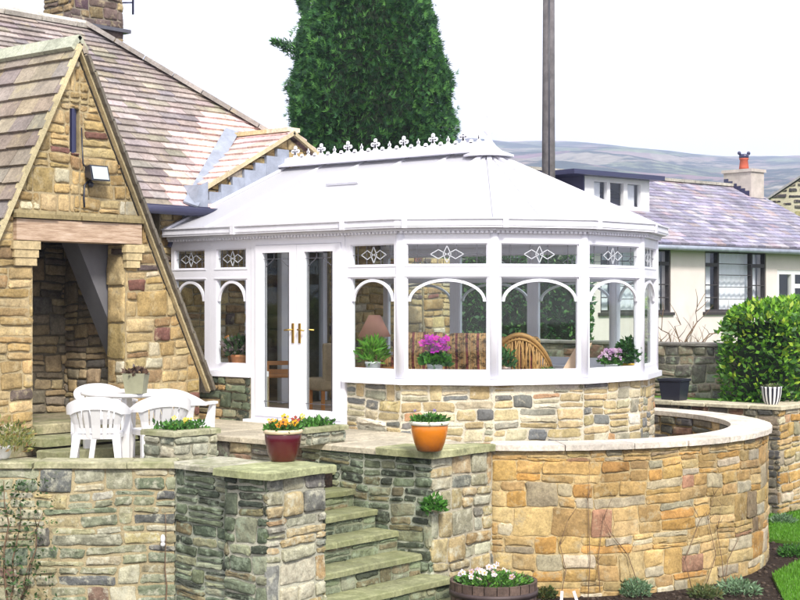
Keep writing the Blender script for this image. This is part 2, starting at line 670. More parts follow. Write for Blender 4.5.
MOSS_SHADE = [((0.10, 0.125, 0.08), 5), ((0.16, 0.19, 0.12), 4), ((0.06, 0.07, 0.05), 3), ((0.28, 0.29, 0.19), 2.5), ((0.22, 0.19, 0.11), 2)]  # moss, with the shade of faces turned from the sun mixed in
MIXED = [((0.27, 0.28, 0.19), 5), ((0.36, 0.33, 0.21), 3), ((0.18, 0.21, 0.14), 4), ((0.42, 0.35, 0.19), 1.5), ((0.13, 0.13, 0.12), 1.3), ((0.24, 0.15, 0.11), 0.6), ((0.44, 0.42, 0.32), 2)]
LITMOSS = [((0.45, 0.36, 0.20), 5), ((0.32, 0.31, 0.21), 3), ((0.46, 0.44, 0.33), 2), ((0.38, 0.27, 0.14), 1.5), ((0.22, 0.22, 0.19), 1.2)]  # paler counterpart for sunlit pillar faces; the light is in the colour
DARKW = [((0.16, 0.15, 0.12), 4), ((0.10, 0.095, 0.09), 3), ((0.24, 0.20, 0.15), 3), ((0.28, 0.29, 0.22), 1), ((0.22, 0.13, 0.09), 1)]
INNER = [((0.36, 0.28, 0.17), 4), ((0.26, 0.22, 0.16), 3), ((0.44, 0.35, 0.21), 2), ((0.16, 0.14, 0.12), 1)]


def slab(mb, poly, z0, z1, seed, mat=0, col=(0.5, 0.45, 0.35), jit=0.008, step=0.16, bev=0.012):
    """one flagstone or coping slab: plan polygon (ccw) with roughened, softened edges"""
    rnd = random.Random(seed)
    pts = []
    n = len(poly)
    for i in range(n):
        a, b = poly[i], poly[(i + 1) % n]
        L = sqrt((b[0] - a[0]) ** 2 + (b[1] - a[1]) ** 2)
        k = max(1, int(L / step))
        for j in range(k):
            t = j / k
            pts.append((a[0] + (b[0] - a[0]) * t + rnd.uniform(-jit, jit), a[1] + (b[1] - a[1]) * t + rnd.uniform(-jit, jit)))
    n = len(pts)
    cx, cy = sum(p[0] for p in pts) / n, sum(p[1] for p in pts) / n

    def ins(p, e):
        L = sqrt((p[0] - cx) ** 2 + (p[1] - cy) ** 2) or 1
        return (p[0] + (cx - p[0]) / L * e, p[1] + (cy - p[1]) / L * e)
    vs = [(p[0], p[1], z0) for p in pts]
    mid = [ins(p, rnd.uniform(-0.006, 0.006)) for p in pts]
    vs += [(p[0], p[1], z1 - bev) for p in mid]
    top = [ins(p, bev * 1.4) for p in pts]
    vs += [(p[0], p[1], z1 + rnd.uniform(-0.003, 0.002)) for p in top]
    vs.append((cx, cy, z1))
    fs = [tuple(range(n - 1, -1, -1))]
    for k in range(n):
        k2 = (k + 1) % n
        fs.append((k, k2, n + k2, n + k))
        fs.append((n + k, n + k2, 2 * n + k2, 2 * n + k))
        fs.append((2 * n + k, 2 * n + k2, 3 * n))
    mb.add(vs, fs, mat, col)


def slates(mb, O, a, b, nrm, region, expo, wr, th, pal, seed, mat=0, tone=None, diminish=0.0):
    """overlapping stone slates on a roof plane. a = along the eaves, b = up the slope. region convex ccw in (s,t)"""
    rnd = random.Random(seed)
    s0, s1 = min(p[0] for p in region), max(p[0] for p in region)
    t0, t1 = min(p[1] for p in region), max(p[1] for p in region)

    def P(s, t, d):
        return tuple(O[i] + a[i] * s + b[i] * t + nrm[i] * d for i in range(3))
    t = t0
    row = 0
    while t < t1:
        e = expo * (1 - diminish * (t - t0) / (t1 - t0)) * rnd.uniform(0.95, 1.05)
        s = s0 - rnd.uniform(0, wr[1])
        while s < s1:
            w = rnd.uniform(*wr)
            jt = rnd.uniform(-0.006, 0.006)
            pl = clip([(s + 0.003, t + jt), (s + w - 0.003, t + jt + rnd.uniform(-0.004, 0.004)), (s + w - 0.003, t + e * 1.06), (s + 0.003, t + e * 1.06)], region)
            if len(pl) >= 3 and area(pl) > 0.0008:
                col = pick(rnd, pal)
                if tone:
                    col = tone(P((s + w / 2), t + e / 2, 0), col, rnd)
                n = len(pl)
                lift = rnd.uniform(0.85, 1.2)
                top = [P(p[0], p[1], 0.012 + th * lift * max(0.0, 1 - (p[1] - t) / e)) for p in pl]
                bot = [P(p[0], p[1], -0.02) for p in pl]
                fs = [tuple(range(n, 2 * n))]
                for k in range(n):
                    k2 = (k + 1) % n
                    fs.append((k, k2, n + k2, n + k))
                mb.add(bot + top, fs, mat, col)
            s += w
        t += e
        row += 1


def leaf_cloud(mb, pts, nrms, size, pal, rnd, mat=0, aspect=0.5, droop=0.0, fold=True):
    for (p, nn) in zip(pts, nrms):
        L = size * rnd.uniform(0.6, 1.3)
        W = L * aspect
        d = vnorm((nn[0] + rnd.gauss(0, 0.6), nn[1] + rnd.gauss(0, 0.6), nn[2] + rnd.gauss(0, 0.6) - droop))
        s = vnorm(vcross(d, (rnd.gauss(0, 1), rnd.gauss(0, 1), rnd.gauss(0, 1))))
        c = pick(rnd, pal)
        q = [p, tuple(p[i] + d[i] * L * 0.5 + s[i] * W * 0.5 for i in range(3)), tuple(p[i] + d[i] * L for i in range(3)), tuple(p[i] + d[i] * L * 0.5 - s[i] * W * 0.5 for i in range(3))]
        mb.add(q, [(0, 1, 2, 3)], mat, c)

# ================================================================== ground and terrain
def structure(name, mb, mats):
    o = mb.build(name, mats)
    return tag(o, kind='structure')


m = MB()
m.prism([(-400, -60), (60, -60), (400, 60), (400, 400), (-400, 400)], -1.9, -1.5)
structure('garden_soil', m, M['soil'])


def ring_pts(r, a0, a1, n, c=(0.0, 1.96)):
    return [(c[0] + r * cos(radians(a0 + (a1 - a0) * i / n)), c[1] + r * sin(radians(a0 + (a1 - a0) * i / n))) for i in range(n + 1)]


# upper level behind the right-hand wall
m = MB()
m.prism([(-60, 6.45), (1.05, 6.45), (1.05, 60), (-60, 60)], -1.49, -0.06)
m.prism([(-60, 60.003), (400, 60.003), (400, 399), (-60, 399)], -1.49, -0.065)
structure('upper_ground', m, M['grass_ground'])

# terrace fill and paving
m = MB()
LW = [(0.39, -3.45), (0.39 - 0.766 * 5.2, -3.45 - 0.643 * 5.2)]    # line of the left garden wall
m.prism([(0.30, -3.30), (0.42, -2.86), (0.42, -1.5), (-9, -1.5), (-9, -6.5), (-3.7, -6.75)], -1.49, -0.30)
m.prism([(-9, -1.498), (0.10, -1.498), (0.10, -0.30), (-9, -0.30)], -1.48, -0.31)
structure('terrace_base', m, M['soil'])
m = MB()
rnd = random.Random(5)
v = -6.6
while v < -1.5:
    h = rnd.uniform(0.4, 0.6)
    u = 0.34
    while u > -6:
        w = rnd.uniform(0.45, 0.9)
        pl = clip([(u - w + 0.012, v + 0.012), (u - 0.012, v + 0.012), (u - 0.012, min(v + h, -1.47) - 0.01), (u - w + 0.012, min(v + h, -1.47) - 0.01)],
                  [(0.33, -3.28), (0.34, -1.4), (-9, -1.4), (-9, -6.8), (-3.64, -6.62)])
        if len(pl) > 2 and area(pl) > 0.01:
            k = rnd.uniform(0.8, 1.15)
            slab(m, pl, -0.31, -0.28, rnd.random(), col=(0.42 * k, 0.38 * k, 0.28 * k))
        u -= w
    v += h
structure('terrace_paving', m, M['coping'])

# raised landing in front of the doors
m = MB()
m.prism([(-2.88, -1.36), (1.20, -1.36), (1.50, -0.60), (0.9, -0.3), (0.0, -0.02), (-2.88, -0.02)], -1.49, -0.09)
structure('landing_base', m, M['mortar'])
m = MB()
rnd = random.Random(8)
us = [-2.86]
while us[-1] < 1.5:
    us.append(us[-1] + rnd.uniform(0.5, 0.85))
for i in range(len(us) - 1):
    for (va, vb) in ((-1.47, -0.78), (-0.78, -0.02)):
        pl = clip([(us[i] + 0.006, va + 0.006), (us[i + 1] - 0.006, va + 0.006), (us[i + 1] - 0.006, vb - 0.006), (us[i] + 0.006, vb - 0.006)],
                  [(-3, -1.48), (1.2, -1.48), (1.46, -0.62), (0.9, -0.3), (0.1, -0.03), (-3, -0.03)])
        if len(pl) > 2 and area(pl) > 0.01:
            k = rnd.uniform(0.85, 1.12)
            slab(m, pl, -0.089, -0.03, rnd.random(), col=(0.47 * k, 0.42 * k, 0.32 * k))
structure('landing_paving', m, M['coping'])
m = MB()
rs = plane_fn((-2.88, -1.40), (1, 0), (0, -1))
stones(m, rs, [rect(0, 3.0, -0.29, -0.092)], [((0.25, 0.16, 0.10), 2), ((0.16, 0.15, 0.12), 2), ((0.35, 0.28, 0.18), 1)], 3, H=(0.19, 0.2))
m.box(-2.88, 0.12, -1.398, -1.362, -0.30, -0.091, 1, (0.3, 0.27, 0.2))
structure('landing_riser', m, [M['stone_moss'], M['mortar']])

# lawn patches in the lower garden
def lawn(name, poly, seed):
    mb = MB()
    mb.prism(poly, -1.499, -1.462)
    o = structure(name, mb, M['grass_ground'])
    rn = random.Random(seed)
    mb = MB()
    xs = [p[0] for p in poly]
    ys = [p[1] for p in poly]
    pts = []
    reg = poly if area(poly) > 0 else poly[::-1]
    A = (max(xs) - min(xs)) * (max(ys) - min(ys))
    for _ in range(int(min(26000, A * 3200))):
        x, y = rn.uniform(min(xs), max(xs)), rn.uniform(min(ys), max(ys))
        ok = all((reg[(i + 1) % len(reg)][0] - reg[i][0]) * (y - reg[i][1]) - (reg[(i + 1) % len(reg)][1] - reg[i][1]) * (x - reg[i][0]) > 0 for i in range(len(reg)))
        if ok:
            pts.append((x, y))
    for (x, y) in pts:
        h = rn.uniform(0.02, 0.05)
        a = rn.uniform(0, 2 * pi)
        w = 0.006
        k = rn.uniform(0.7, 1.3)
        mb.add([(x - w * cos(a), y - w * sin(a), -1.465), (x + w * cos(a), y + w * sin(a), -1.465), (x + rn.uniform(-.02, .02), y + rn.uniform(-.02, .02), -1.465 + h)], [(0, 1, 2)], 0, (0.10 * k, 0.27 * k, 0.015 * k))
    g = mb.build(name.replace('lawn', 'grass'), M['leaf'])
    tag(g, kind='stuff')


def gp(px, py, z=-1.5):
    q = at_z(px, py, z)
    return (q[0], q[1])


lawn('lawn', [gp(768, 542), gp(860, 552), gp(900, 505), gp(800, 497), gp(770, 512)], 1)
lawn('lawn', [gp(772, 578), gp(788, 612), gp(900, 640), gp(900, 566), gp(800, 563)], 2)

# moorland hill across the valley
m = MB()
rnd = random.Random(77)
nx, ny = 120, 34
vs = []
for j in range(ny):
    for i in range(nx):
        ang = -0.75 + 1.6 * i / (nx - 1)
        D = 500 + 1500 * (j / (ny - 1)) ** 1.1
        px = 400 + 1500 * math.tan(ang) if abs(ang) < 1.3 else 0
        top = 205 - 24 * math.tanh((px - 560) / 420.0) + 5 * sin(ang * 19) + 3 * sin(ang * 47 + 1)
        z = top * (j / (ny - 1)) ** 0.9 + 3 * sin(i * 0.7 + j) + 3 * sin(j * 1.3 + i * 0.23)
        if j == 0:
            z = -8
        x = EYE[0] + D * CD[0] + D * math.tan(ang) * CR[0]
        y = EYE[1] + D * CD[1] + D * math.tan(ang) * CR[1]
        vs.append((x, y, z))
fs = [(j * nx + i, j * nx + i + 1, (j + 1) * nx + i + 1, (j + 1) * nx + i) for j in range(ny - 1) for i in range(nx - 1)]
m.add(vs, fs, 0, (1, 1, 1), True)


def m_hill():
    mt, nt, b = new_mat('moorland')
    v1 = N(nt, 'ShaderNodeTexVoronoi')
    v1.inputs['Scale'].default_value = 0.011
    t = N(nt, 'ShaderNodeTexCoord')
    mp = N(nt, 'ShaderNodeMapping')
    mp.inputs['Scale'].default_value = (1, 1, 2.4)
    nt.links.new(t.outputs['Object'], mp.inputs['Vector'])
    nt.links.new(mp.outputs['Vector'], v1.inputs['Vector'])
    sep = N(nt, 'ShaderNodeSeparateColor')
    nt.links.new(v1.outputs['Color'], sep.inputs[0])
    fields = ramp(nt, sep.outputs[0], [(0.0, (0.12, 0.13, 0.10)), (0.3, (0.16, 0.20, 0.11)), (0.5, (0.24, 0.18, 0.17)), (0.75, (0.27, 0.26, 0.20)), (1.0, (0.20, 0.10, 0.14))])
    n1 = noise(nt, 0.006, 8, 0.7)
    n1.inputs['Scale'].default_value = 0.012
    woods = ramp(nt, n1.outputs['Fac'], [(0.47, 0.0), (0.53, 1.0)])
    c = mix(nt, 'MIX', fields, (0.04, 0.055, 0.05), woods)
    n2 = noise(nt, 0.09, 4, 0.7)
    c = mix(nt, 'MULTIPLY', c, ramp(nt, n2.outputs['Fac'], [(0.3, 0.6), (0.7, 1.3)]))
    nt.links.new(c, b.inputs['Base Color'])
    b.inputs['Roughness'].default_value = 1.0
    b.inputs['Specular IOR Level'].default_value = 0.0
    return mt


structure('moorland_hill', m, m_hill())

# ================================================================== strips along a plan polyline
def offs(poly, t):
    out = []
    n = len(poly)
    for i in range(n):
        ns = []
        for (a, b) in ((i - 1, i), (i, i + 1)):
            if 0 <= a and b < n:
                dx, dy = poly[b][0] - poly[a][0], poly[b][1] - poly[a][1]
                L = sqrt(dx * dx + dy * dy)
                ns.append((dy / L, -dx / L))
        if len(ns) == 1:
            out.append((poly[i][0] + ns[0][0] * t, poly[i][1] + ns[0][1] * t))
        else:
            bx, by = ns[0][0] + ns[1][0], ns[0][1] + ns[1][1]
            L = sqrt(bx * bx + by * by)
            bx, by = bx / L, by / L
            k = t / (bx * ns[0][0] + by * ns[0][1])
            out.append((poly[i][0] + bx * k, poly[i][1] + by * k))
    return out


def strip(mb, poly, t0, t1, z0, z1, mat=0, col=(1, 1, 1), zi0=None, zi1=None):
    a, b = offs(poly, t0), offs(poly, t1)
    n = len(poly)
    vs = []
    for i in range(n):
        vs += [(a[i][0], a[i][1], z0 if zi0 is None else zi0), (b[i][0], b[i][1], z0), (b[i][0], b[i][1], z1), (a[i][0], a[i][1], z1 if zi1 is None else zi1)]
    fs = []
    for i in range(n - 1):
        o, q = 4 * i, 4 * i + 4
        for k in range(4):
            k2 = (k + 1) % 4
            fs.append((o + k, q + k, q + k2, o + k2))
    fs.append((3, 2, 1, 0))
    o = 4 * (n - 1)
    fs.append((o, o + 1, o + 2, o + 3))
    mb.add(vs, fs, mat, col)


def seg_fn(A, B):
    dx, dy = B[0] - A[0], B[1] - A[1]
    L = sqrt(dx * dx + dy * dy)
    return plane_fn(A, (dx / L, dy / L), (dy / L, -dx / L)), L


def fbox(mb, fn, s0, s1, z0, z1, t0, t1, mat=0, col=(1, 1, 1)):
    vs = [fn(s, z, t) for (s, t, z) in ((s0, t0, z0), (s1, t0, z0), (s1, t1, z0), (s0, t1, z0), (s0, t0, z1), (s1, t0, z1), (s1, t1, z1), (s0, t1, z1))]
    mb.add(vs, [(0, 1, 2, 3), (7, 6, 5, 4), (4, 5, 1, 0), (5, 6, 2, 1), (6, 7, 3, 2), (7, 4, 0, 3)], mat, col)


# ================================================================== the stone house
house = empty('stone_house', (-4.5, -2.0, -0.28), 'old honey stone house with purple grey slate roof and steep gabled porch', 'house')
S2 = sqrt(0.5)
# --- main wall behind the conservatory, with the doorway into the house
m = MB()
fn = plane_fn((-3.67, -0.12), (0, 1), (1, 0))          # s = v + 0.12
DW = (1.42, 3.0)                                      # doorway
regs = [rect(0, DW[0], -0.3, 2.5), rect(DW[1], 5.0, -0.3, 2.5), rect(DW[0], DW[1], 2.08, 2.5)]
stones(m, fn, regs, PORCH, 11)
stones(m, fn, [rect(5.03, 5.9, -0.1, 1.98)], PORCH, 19)
regs.append(rect(5.03, 5.9, -0.1, 1.98))
for r in regs:
    a, b_, c, d = r[0][0], r[1][0], r[0][1], r[2][1]
    m.box(-4.07, -3.672, a - 0.12, b_ - 0.12, c, d, 1, (0.35, 0.30, 0.2))
gfn = fn
stones(m, gfn, [[(0.5, 2.50), (4.0, 2.50), (4.0, 2.62), (2.22, 3.49), (0.5, 2.60)]], PORCH, 12)
m.add([(-3.675, 0.38, 2.50), (-3.675, 3.88, 2.50), (-3.675, 2.1, 3.5), (-3.9, 0.38, 2.50), (-3.9, 3.88, 2.50), (-3.9, 2.1, 3.5)], [(0, 1, 2), (5, 4, 3), (0, 2, 5, 3), (1, 4, 5, 2)], 1, (0.35, 0.3, 0.2))
fe = plane_fn((-3.68, 4.88), (-1, 0), (0, 1))
stones(m, fe, [rect(0, 5.5, -0.3, 2.5)], PORCH, 13)
m.box(-9.2, -3.69, 4.5, 4.878, -0.3, 2.5, 1, (0.35, 0.30, 0.2))
m.build('wall', [M['stone'], M['mortar']], house)
# doorway frame with dark room behind
m = MB()
f2 = plane_fn((-3.70, DW[0] - 0.12), (0, 1), (1, 0))
W_ = DW[1] - DW[0]
for (a, b_) in ((0, 0.08), (0.70, 0.88), (W_ - 0.08, W_)):
    fbox(m, f2, a, b_, 0.0, 2.08, -0.08, 0.0)
fbox(m, f2, 0, W_, 2.0, 2.08, -0.08, 0.0)
pd = m.build('patio_door', M['upvc'], house)
m = MB()
fbox(m, f2, 0.08, 0.70, 0.02, 2.0, -0.05, -0.04)
fbox(m, f2, 0.88, W_ - 0.08, 0.02, 2.0, -0.05, -0.04)
m.build('pane', M['glass'], pd)
m = MB()
m.box(-6.6, -4.08, 0.2, 4.2, -0.02, 0.0)
m.box(-6.62, -6.6, 0.2, 4.2, 0.0, 2.4)
m.box(-6.6, -4.08, 0.18, 0.2, 0.0, 2.4)
m.box(-6.6, -4.08, 4.2, 4.22, 0.0, 2.4)
m.box(-6.6, -4.08, 0.2, 4.2, 2.4, 2.42)
m.build('inner_room', M['dark_timber'], house)

# --- main roof
HS = [((0.315, 0.265, 0.25), 5), ((0.35, 0.30, 0.28), 4), ((0.29, 0.25, 0.25), 3), ((0.35, 0.31, 0.26), 1.5), ((0.30, 0.27, 0.21), 1)]
NEW = [((0.68, 0.51, 0.47), 4), ((0.72, 0.57, 0.52), 3), ((0.64, 0.48, 0.45), 2)]
NEWG = [((0.70, 0.58, 0.52), 3), ((0.50, 0.42, 0.40), 2)]


def main_tone(p, col, rnd):
    u, v_, z = p
    vv = 0.5 + (-3.6 - u) * 1.44         # valley line
    dist = vv - v_
    if u > -4.95 and dist < 0.62 + rnd.uniform(-0.10, 0.16):
        return pick(rnd, NEW)
    if u > -4.75 and dist < 0.95 + rnd.uniform(-0.25, 0.2) and rnd.random() < 0.3:
        return pick(rnd, NEWG)
    return col


m = MB()
O = (-3.52, 0.0, 2.45)
hip_s, rid_s, rid_t = 4.62, 0.68, 3.70
slates(m, O, (0, 1, 0), (-S2, 0, S2), (S2, 0, S2), [(-9, 0), (hip_s, 0), (rid_s, rid_t), (-9, rid_t)], 0.155, (0.20, 0.42), 0.026, HS, 21, tone=main_tone, diminish=0.35)
# under-sheet, rear slope and hip end
def RP(s, t, d=-0.02):
    return (O[0] - S2 * t + S2 * d, s, O[2] + S2 * t + S2 * d)


a0, a1, a2, a3 = RP(-9, 0), RP(hip_s, 0), RP(rid_s, rid_t), RP(-9, rid_t)
bu = 2 * a2[0] - O[0]
m.add([a0, a1, a2, a3, (bu, -9, O[2]), (bu, hip_s, O[2])], [(0, 1, 2, 3), (1, 5, 2), (3, 2, 5, 4), (0, 3, 4)], 0, (0.27, 0.24, 0.24))
roof = m.build('roof', M['slate'], house)
m = MB()
# ridge and hip stones
pts = []
rn = random.Random(4)
v_ = -9.0
rz = RP(0, rid_t)[2]
ru = RP(0, rid_t)[0]
while v_ < rid_s - 0.05:
    w = min(rn.uniform(0.45, 0.6), rid_s + 0.05 - v_)
    k = rn.uniform(0.9, 1.1)
    for sgn in (1, -1):
        m.bar((ru + sgn * 0.06, v_ + 0.005, rz + 0.03 + rn.uniform(0, .008)), (ru + sgn * 0.06, v_ + w - 0.01, rz + 0.03), 0.16, 0.06, up=(0.5 * sgn, 0, 1), col=(0.55 * k, 0.52 * k, 0.46 * k))
    v_ += w
hp0, hp1 = RP(rid_s, rid_t, 0.05), RP(hip_s, 0, 0.05)
K = 12
for i in range(K):
    p = tuple(hp0[j] + (hp1[j] - hp0[j]) * i / K for j in range(3))
    q = tuple(hp0[j] + (hp1[j] - hp0[j]) * (i + 0.97) / K for j in range(3))
    k = rn.uniform(0.85, 1.15)
    m.bar(p, q, 0.22, 0.06, up=(0.5, 0.4, 1), col=(0.34 * k, 0.31 * k, 0.29 * k))
m.build('ridge_stones', M['slate'], roof)

# --- gablet roof against the conservatory
m = MB()
kk = 0.53
cs, sn = 1 / sqrt(1 + kk * kk), kk / sqrt(1 + kk * kk)
Oe = (-4.85, 0.42, 3.57 - kk * (2.1 - 0.42))
Lr = (2.1 - 0.42) / cs
# valley in (s,t): from eaves point to ridge point
slates(m, Oe, (1, 0, 0), (0, cs, sn), (0, -sn, cs), [(1.08, 0.0), (1.28, 0.0), (1.28, Lr), (0.18, Lr)], 0.20, (0.3, 0.5), 0.022, NEW, 23)
Oe2 = (-3.57, 3.78, Oe[2])
slates(m, Oe2, (-1, 0, 0), (0, -cs, sn), (0, sn, cs), [(0, 0.0), (0.32, 0.0), (1.24, Lr), (0.0, Lr)], 0.20, (0.3, 0.5), 0.022, NEW, 24)
m.build('gablet_roof', M['tile_new'], roof)
m = MB()
for i in range(3):
    m.bar((-4.8 + i * 0.413, 2.1, 3.595), (-4.8 + i * 0.413 + 0.405, 2.1, 3.595), 0.22, 0.055, col=((0.62, 0.50, 0.28), (0.66, 0.52, 0.30), (0.70, 0.60, 0.45))[i])
m.build('gablet_ridge', M['tile_new'], roof)
m = MB()
m.bar((-3.585, 0.40, Oe[2] - 0.01), (-3.585, 2.11, 3.56), 0.05, 0.05, up=(0, -sn, cs), col=(0.56, 0.47, 0.30))
m.bar((-3.585, 2.09, 3.56), (-3.585, 3.78, Oe[2] + 0.0), 0.05, 0.05, up=(0, sn, cs), col=(0.56, 0.47, 0.30))
m.build('verge_mortar', M['mortar'], roof)
m = MB()
va = (-4.66, 2.02, 3.66)
vb = (-3.50, 0.22, 2.52)
m.bar(va, vb, 0.19, 0.025, up=(0.72, -0.25, 1))
m.add([(-3.49, 0.24, 2.44), (-3.49, 0.50, 2.44), (-3.49, 0.50, 2.82), (-3.49, 0.38, 2.77), (-3.90, 0.40, 2.78), (-3.60, 0.30, 2.62)], [(0, 1, 2, 3), (0, 3, 4, 5)])
m.build('valley_lead', M['lead_sheet'], roof)
# stepped flashing
m = MB()
rn = random.Random(9)
nst = 9
for i in range(nst):
    v0 = 0.22 + i * 0.2
    zc = 2.19 + 0.4286 * (v0 + 0.1)
    m.box(-3.652 + 0.004 * (i % 2), -3.600 + 0.004 * (i % 2), v0, v0 + 0.215, zc - 0.02, min(zc + 0.17 + 0.018 * i, 3.57 - 0.53 * (2.1 - v0) - 0.07))
m.build('stepped_flashing', M['lead_sheet'], house)
# gutter and bracket
m = MB()
ge = at_u(217, 205, -3.42)
m.tube([(-3.42, -2.6, 2.43), (-3.42, ge[1], 2.43)], 0.055, 10)
m.bar((-3.50, -2.6, 2.45), (-3.50, ge[1] - 0.05, 2.45), 0.03, 0.10)
g = m.build('gutter', M['blueblack'], house)
m = MB()
m.tube([(-3.42, ge[1] - 0.12, 2.40), (-3.46, ge[1] - 0.25, 2.30), (-3.58, ge[1] - 0.55, 2.16), (-3.60, ge[1] - 0.62, 2.0)], 0.028, 8)
m.build('downpipe', M['blueblack'], g)
s_ = at_u(181, 211, -3.50)
m = MB()
m.box(s_[0] - 0.03, s_[0] + 0.03, s_[1] - 0.035, s_[1] + 0.035, s_[2] - 0.05, s_[2] + 0.05)
m.box(s_[0] - 0.17, s_[0] - 0.03, s_[1] - 0.02, s_[1] + 0.02, s_[2] - 0.02, s_[2] + 0.01)
o = m.build('alarm_sensor', M['upvc'])
tag(o, 'small white sensor box under the dark gutter beside the conservatory roof', 'sensor')

# --- chimney
ch = MB()
cu0, cu1, cv0, cv1 = -7.30, -6.70, 0.90, 1.80
zb, zt = 4.2, 7.2
for (A, d, nn, L, sd) in (((cu1, cv0), (0, 1), (1, 0), cv1 - cv0, 31), ((cu0, cv0), (1, 0), (0, -1), cu1 - cu0, 32), ((cu1, cv1), (-1, 0), (0, 1), cu1 - cu0, 33), ((cu0, cv1), (0, -1), (-1, 0), cv1 - cv0, 34)):
    stones(ch, plane_fn(A, d, nn), [rect(-0.015, L + 0.015, zb, zt)], [((0.30, 0.22, 0.12), 3), ((0.40, 0.31, 0.17), 2), ((0.16, 0.12, 0.11), 3), ((0.14, 0.09, 0.10), 1)], sd)
ch.box(cu0, cu1, cv0, cv1, zb, zt, 1, (0.3, 0.26, 0.2))
chim = ch.build('chimney', [M['stone'], M['mortar']], roof)
m = MB()
zf = at_u(100, 28, cu1)[2]
m.box(cu0 - 0.06, cu1 + 0.08, cv0 - 0.06, cv1 + 0.10, zf - 0.02, zf + 0.03)
m.box(cu0 - 0.03, cu1 + 0.035, cv0 - 0.03, cv1 + 0.04, 4.6, 5.02)
m.build('chimney_flashing', M['lead'], chim)

# aerial bracketed to the chimney
m = MB()
ax, ay = cu1 + 0.12, cv1 + 0.10
m.tube([(cu1 - 0.02, cv1 + 0.0, 5.62), (ax, ay, 5.62)], 0.012, 6)
m.tube([(ax, ay, 5.45), (ax, ay, 7.4)], 0.016, 6)
m.tube([(ax, ay - 0.05, 5.86), (ax + 0.1, ay + 0.75, 5.90)], 0.010, 6)
for i in range(6):
    p = (ax + 0.016 * i, ay + 0.12 * i, 5.86 + 0.005 * i)
    m.tube([(p[0], p[1], p[2] - 0.11), (p[0], p[1], p[2] + 0.11)], 0.006, 5)
m.build('a', M['blueblack'])
o = bpy.data.objects['a']
o.name = 'tv_aerial'
tag(o, 'dark television aerial on a mast beside the stone chimney', 'aerial')

# --- porch
UG = -2.9
VA, ZA = -1.965, 4.11
TP = 3.69 / 1.85                     # slope of the verges
OP = (-2.53, -1.288)                 # opening
PZ = 0.03
m = MB()
fn = plane_fn((UG, 0.0), (0, 1), (1, 0))    # s = v
vr = VA + 1.78
vl = VA - 1.85
zt_ = 2.30
def vz(v):
    return ZA - 0.10 - TP * abs(v - VA)


regs = [
    [(vl, -0.28), (OP[0], -0.28), (OP[0], vz(OP[0])), (vl, vz(vl))],
    [(OP[1], -0.28), (vr, -0.28), (vr, vz(vr)), (OP[1], vz(OP[1]))],
    [(OP[0], 2.30), (OP[1], 2.30), (OP[1], vz(OP[1])), (VA, ZA - 0.1), (OP[0], vz(OP[0]))],
]
# trim the side pieces around the beam
BM = (-2.77, -1.10)
core_regs = [list(r) for r in regs]
clipL = clip(regs[0], rect(-9, 9, -9, 1.985))
regs2 = [clipL, clip(clip(regs[0], rect(-9, BM[0], 1.985, 2.3)), rect(-9, 9, 1.985, 2.3)), clip(regs[0], rect(-9, 9, 2.30, 9)),
         clip(regs[1], rect(-9, 9, -9, 1.985)), clip(regs[1], rect(BM[1], 9, 1.985, 2.3)), clip(regs[1], rect(-9, 9, 2.30, 9)), regs[2]]
SLIT = (-2.03, -1.94, 2.95, 3.42)
r2 = regs2.pop()
regs2 += [clip(r2, rect(-9, SLIT[0] - 0.02, 0, 9)), clip(r2, rect(SLIT[1] + 0.02, 9, 0, 9)), clip(r2, rect(SLIT[0] - 0.02, SLIT[1] + 0.02, 0, SLIT[2])), clip(r2, rect(SLIT[0] - 0.02, SLIT[1] + 0.02, SLIT[3], 9))]
regs2 = [r for r in regs2 if len(r) > 2]
stones(m, fn, regs2, PORCH, 46, proud=(0.005, 0.03), H=(0.16, 0.30))
for r in regs2:
    n = len(r)
    vs = [fn(p[0], p[1], 0.001) for p in r] + [fn(p[0], p[1], -0.30) for p in r]
    fs = [tuple(range(n)), tuple(range(2 * n - 1, n - 1, -1))] + [((i + 1) % n, i, n + i, n + (i + 1) % n) for i in range(n)]
    m.add(vs, fs, 1, (0.42, 0.34, 0.20))
# reveals of the opening
rv = plane_fn((UG - 0.30, OP[1]), (1, 0), (0, -1))
stones(m, rv, [rect(0.0, 0.305, PZ, 1.98)], PORCH, 42, H=(0.25, 0.5), Wd=(0.3, 0.5))
porch = m.build('porch_wall', [M['stone'], M['mortar']], house)
rn = random.Random(2)
for (va_, w, sgn) in ((OP[0] - 0.30, 0.30, -1), (OP[1], 0.22, 1)):
    m = MB()
    for i in range(3):
        ww = w + 0.02 - i * 0.02
        z1 = 1.975 - i * 0.085
        if sgn < 0:
            m.box(UG + 0.001, UG + 0.075 - i * 0.012, OP[0] - ww + 0.03, OP[0] + 0.05 - 0.015 * i, z1 - 0.086, z1, 0, (0.58, 0.46, 0.26))
        else:
            m.box(UG + 0.001, UG + 0.075 - i * 0.012, OP[1] - 0.05 + 0.015 * i, OP[1] + ww - 0.03, z1 - 0.086, z1, 0, (0.62, 0.50, 0.28))
    m.build('corbel', M['coping'], porch)
m = MB()
m.box(UG - 0.28, UG + 0.06, BM[0], BM[1], 1.985, 2.205)
m.build('lintel_beam', M['beam'], porch)
m = MB()
x = BM[0] - 0.03
while x < BM[1]:
    w = rn.uniform(0.3, 0.55)
    w = min(w, BM[1] + 0.03 - x)
    m.box(UG - 0.2, UG + 0.085 + rn.uniform(-.01, .015), x, x + w - 0.008, 2.215, 2.262, 0, (0.30, 0.24, 0.12))
    m.box(UG - 0.2, UG + 0.05, x, x + w - 0.008, 2.264, 2.30, 0, (0.40, 0.33, 0.18))
    x += w
m.build('drip_ledge', M['coping'], porch)
m = MB()
m.box(UG - 0.12, UG - 0.03, SLIT[0], SLIT[1], SLIT[2], SLIT[3])
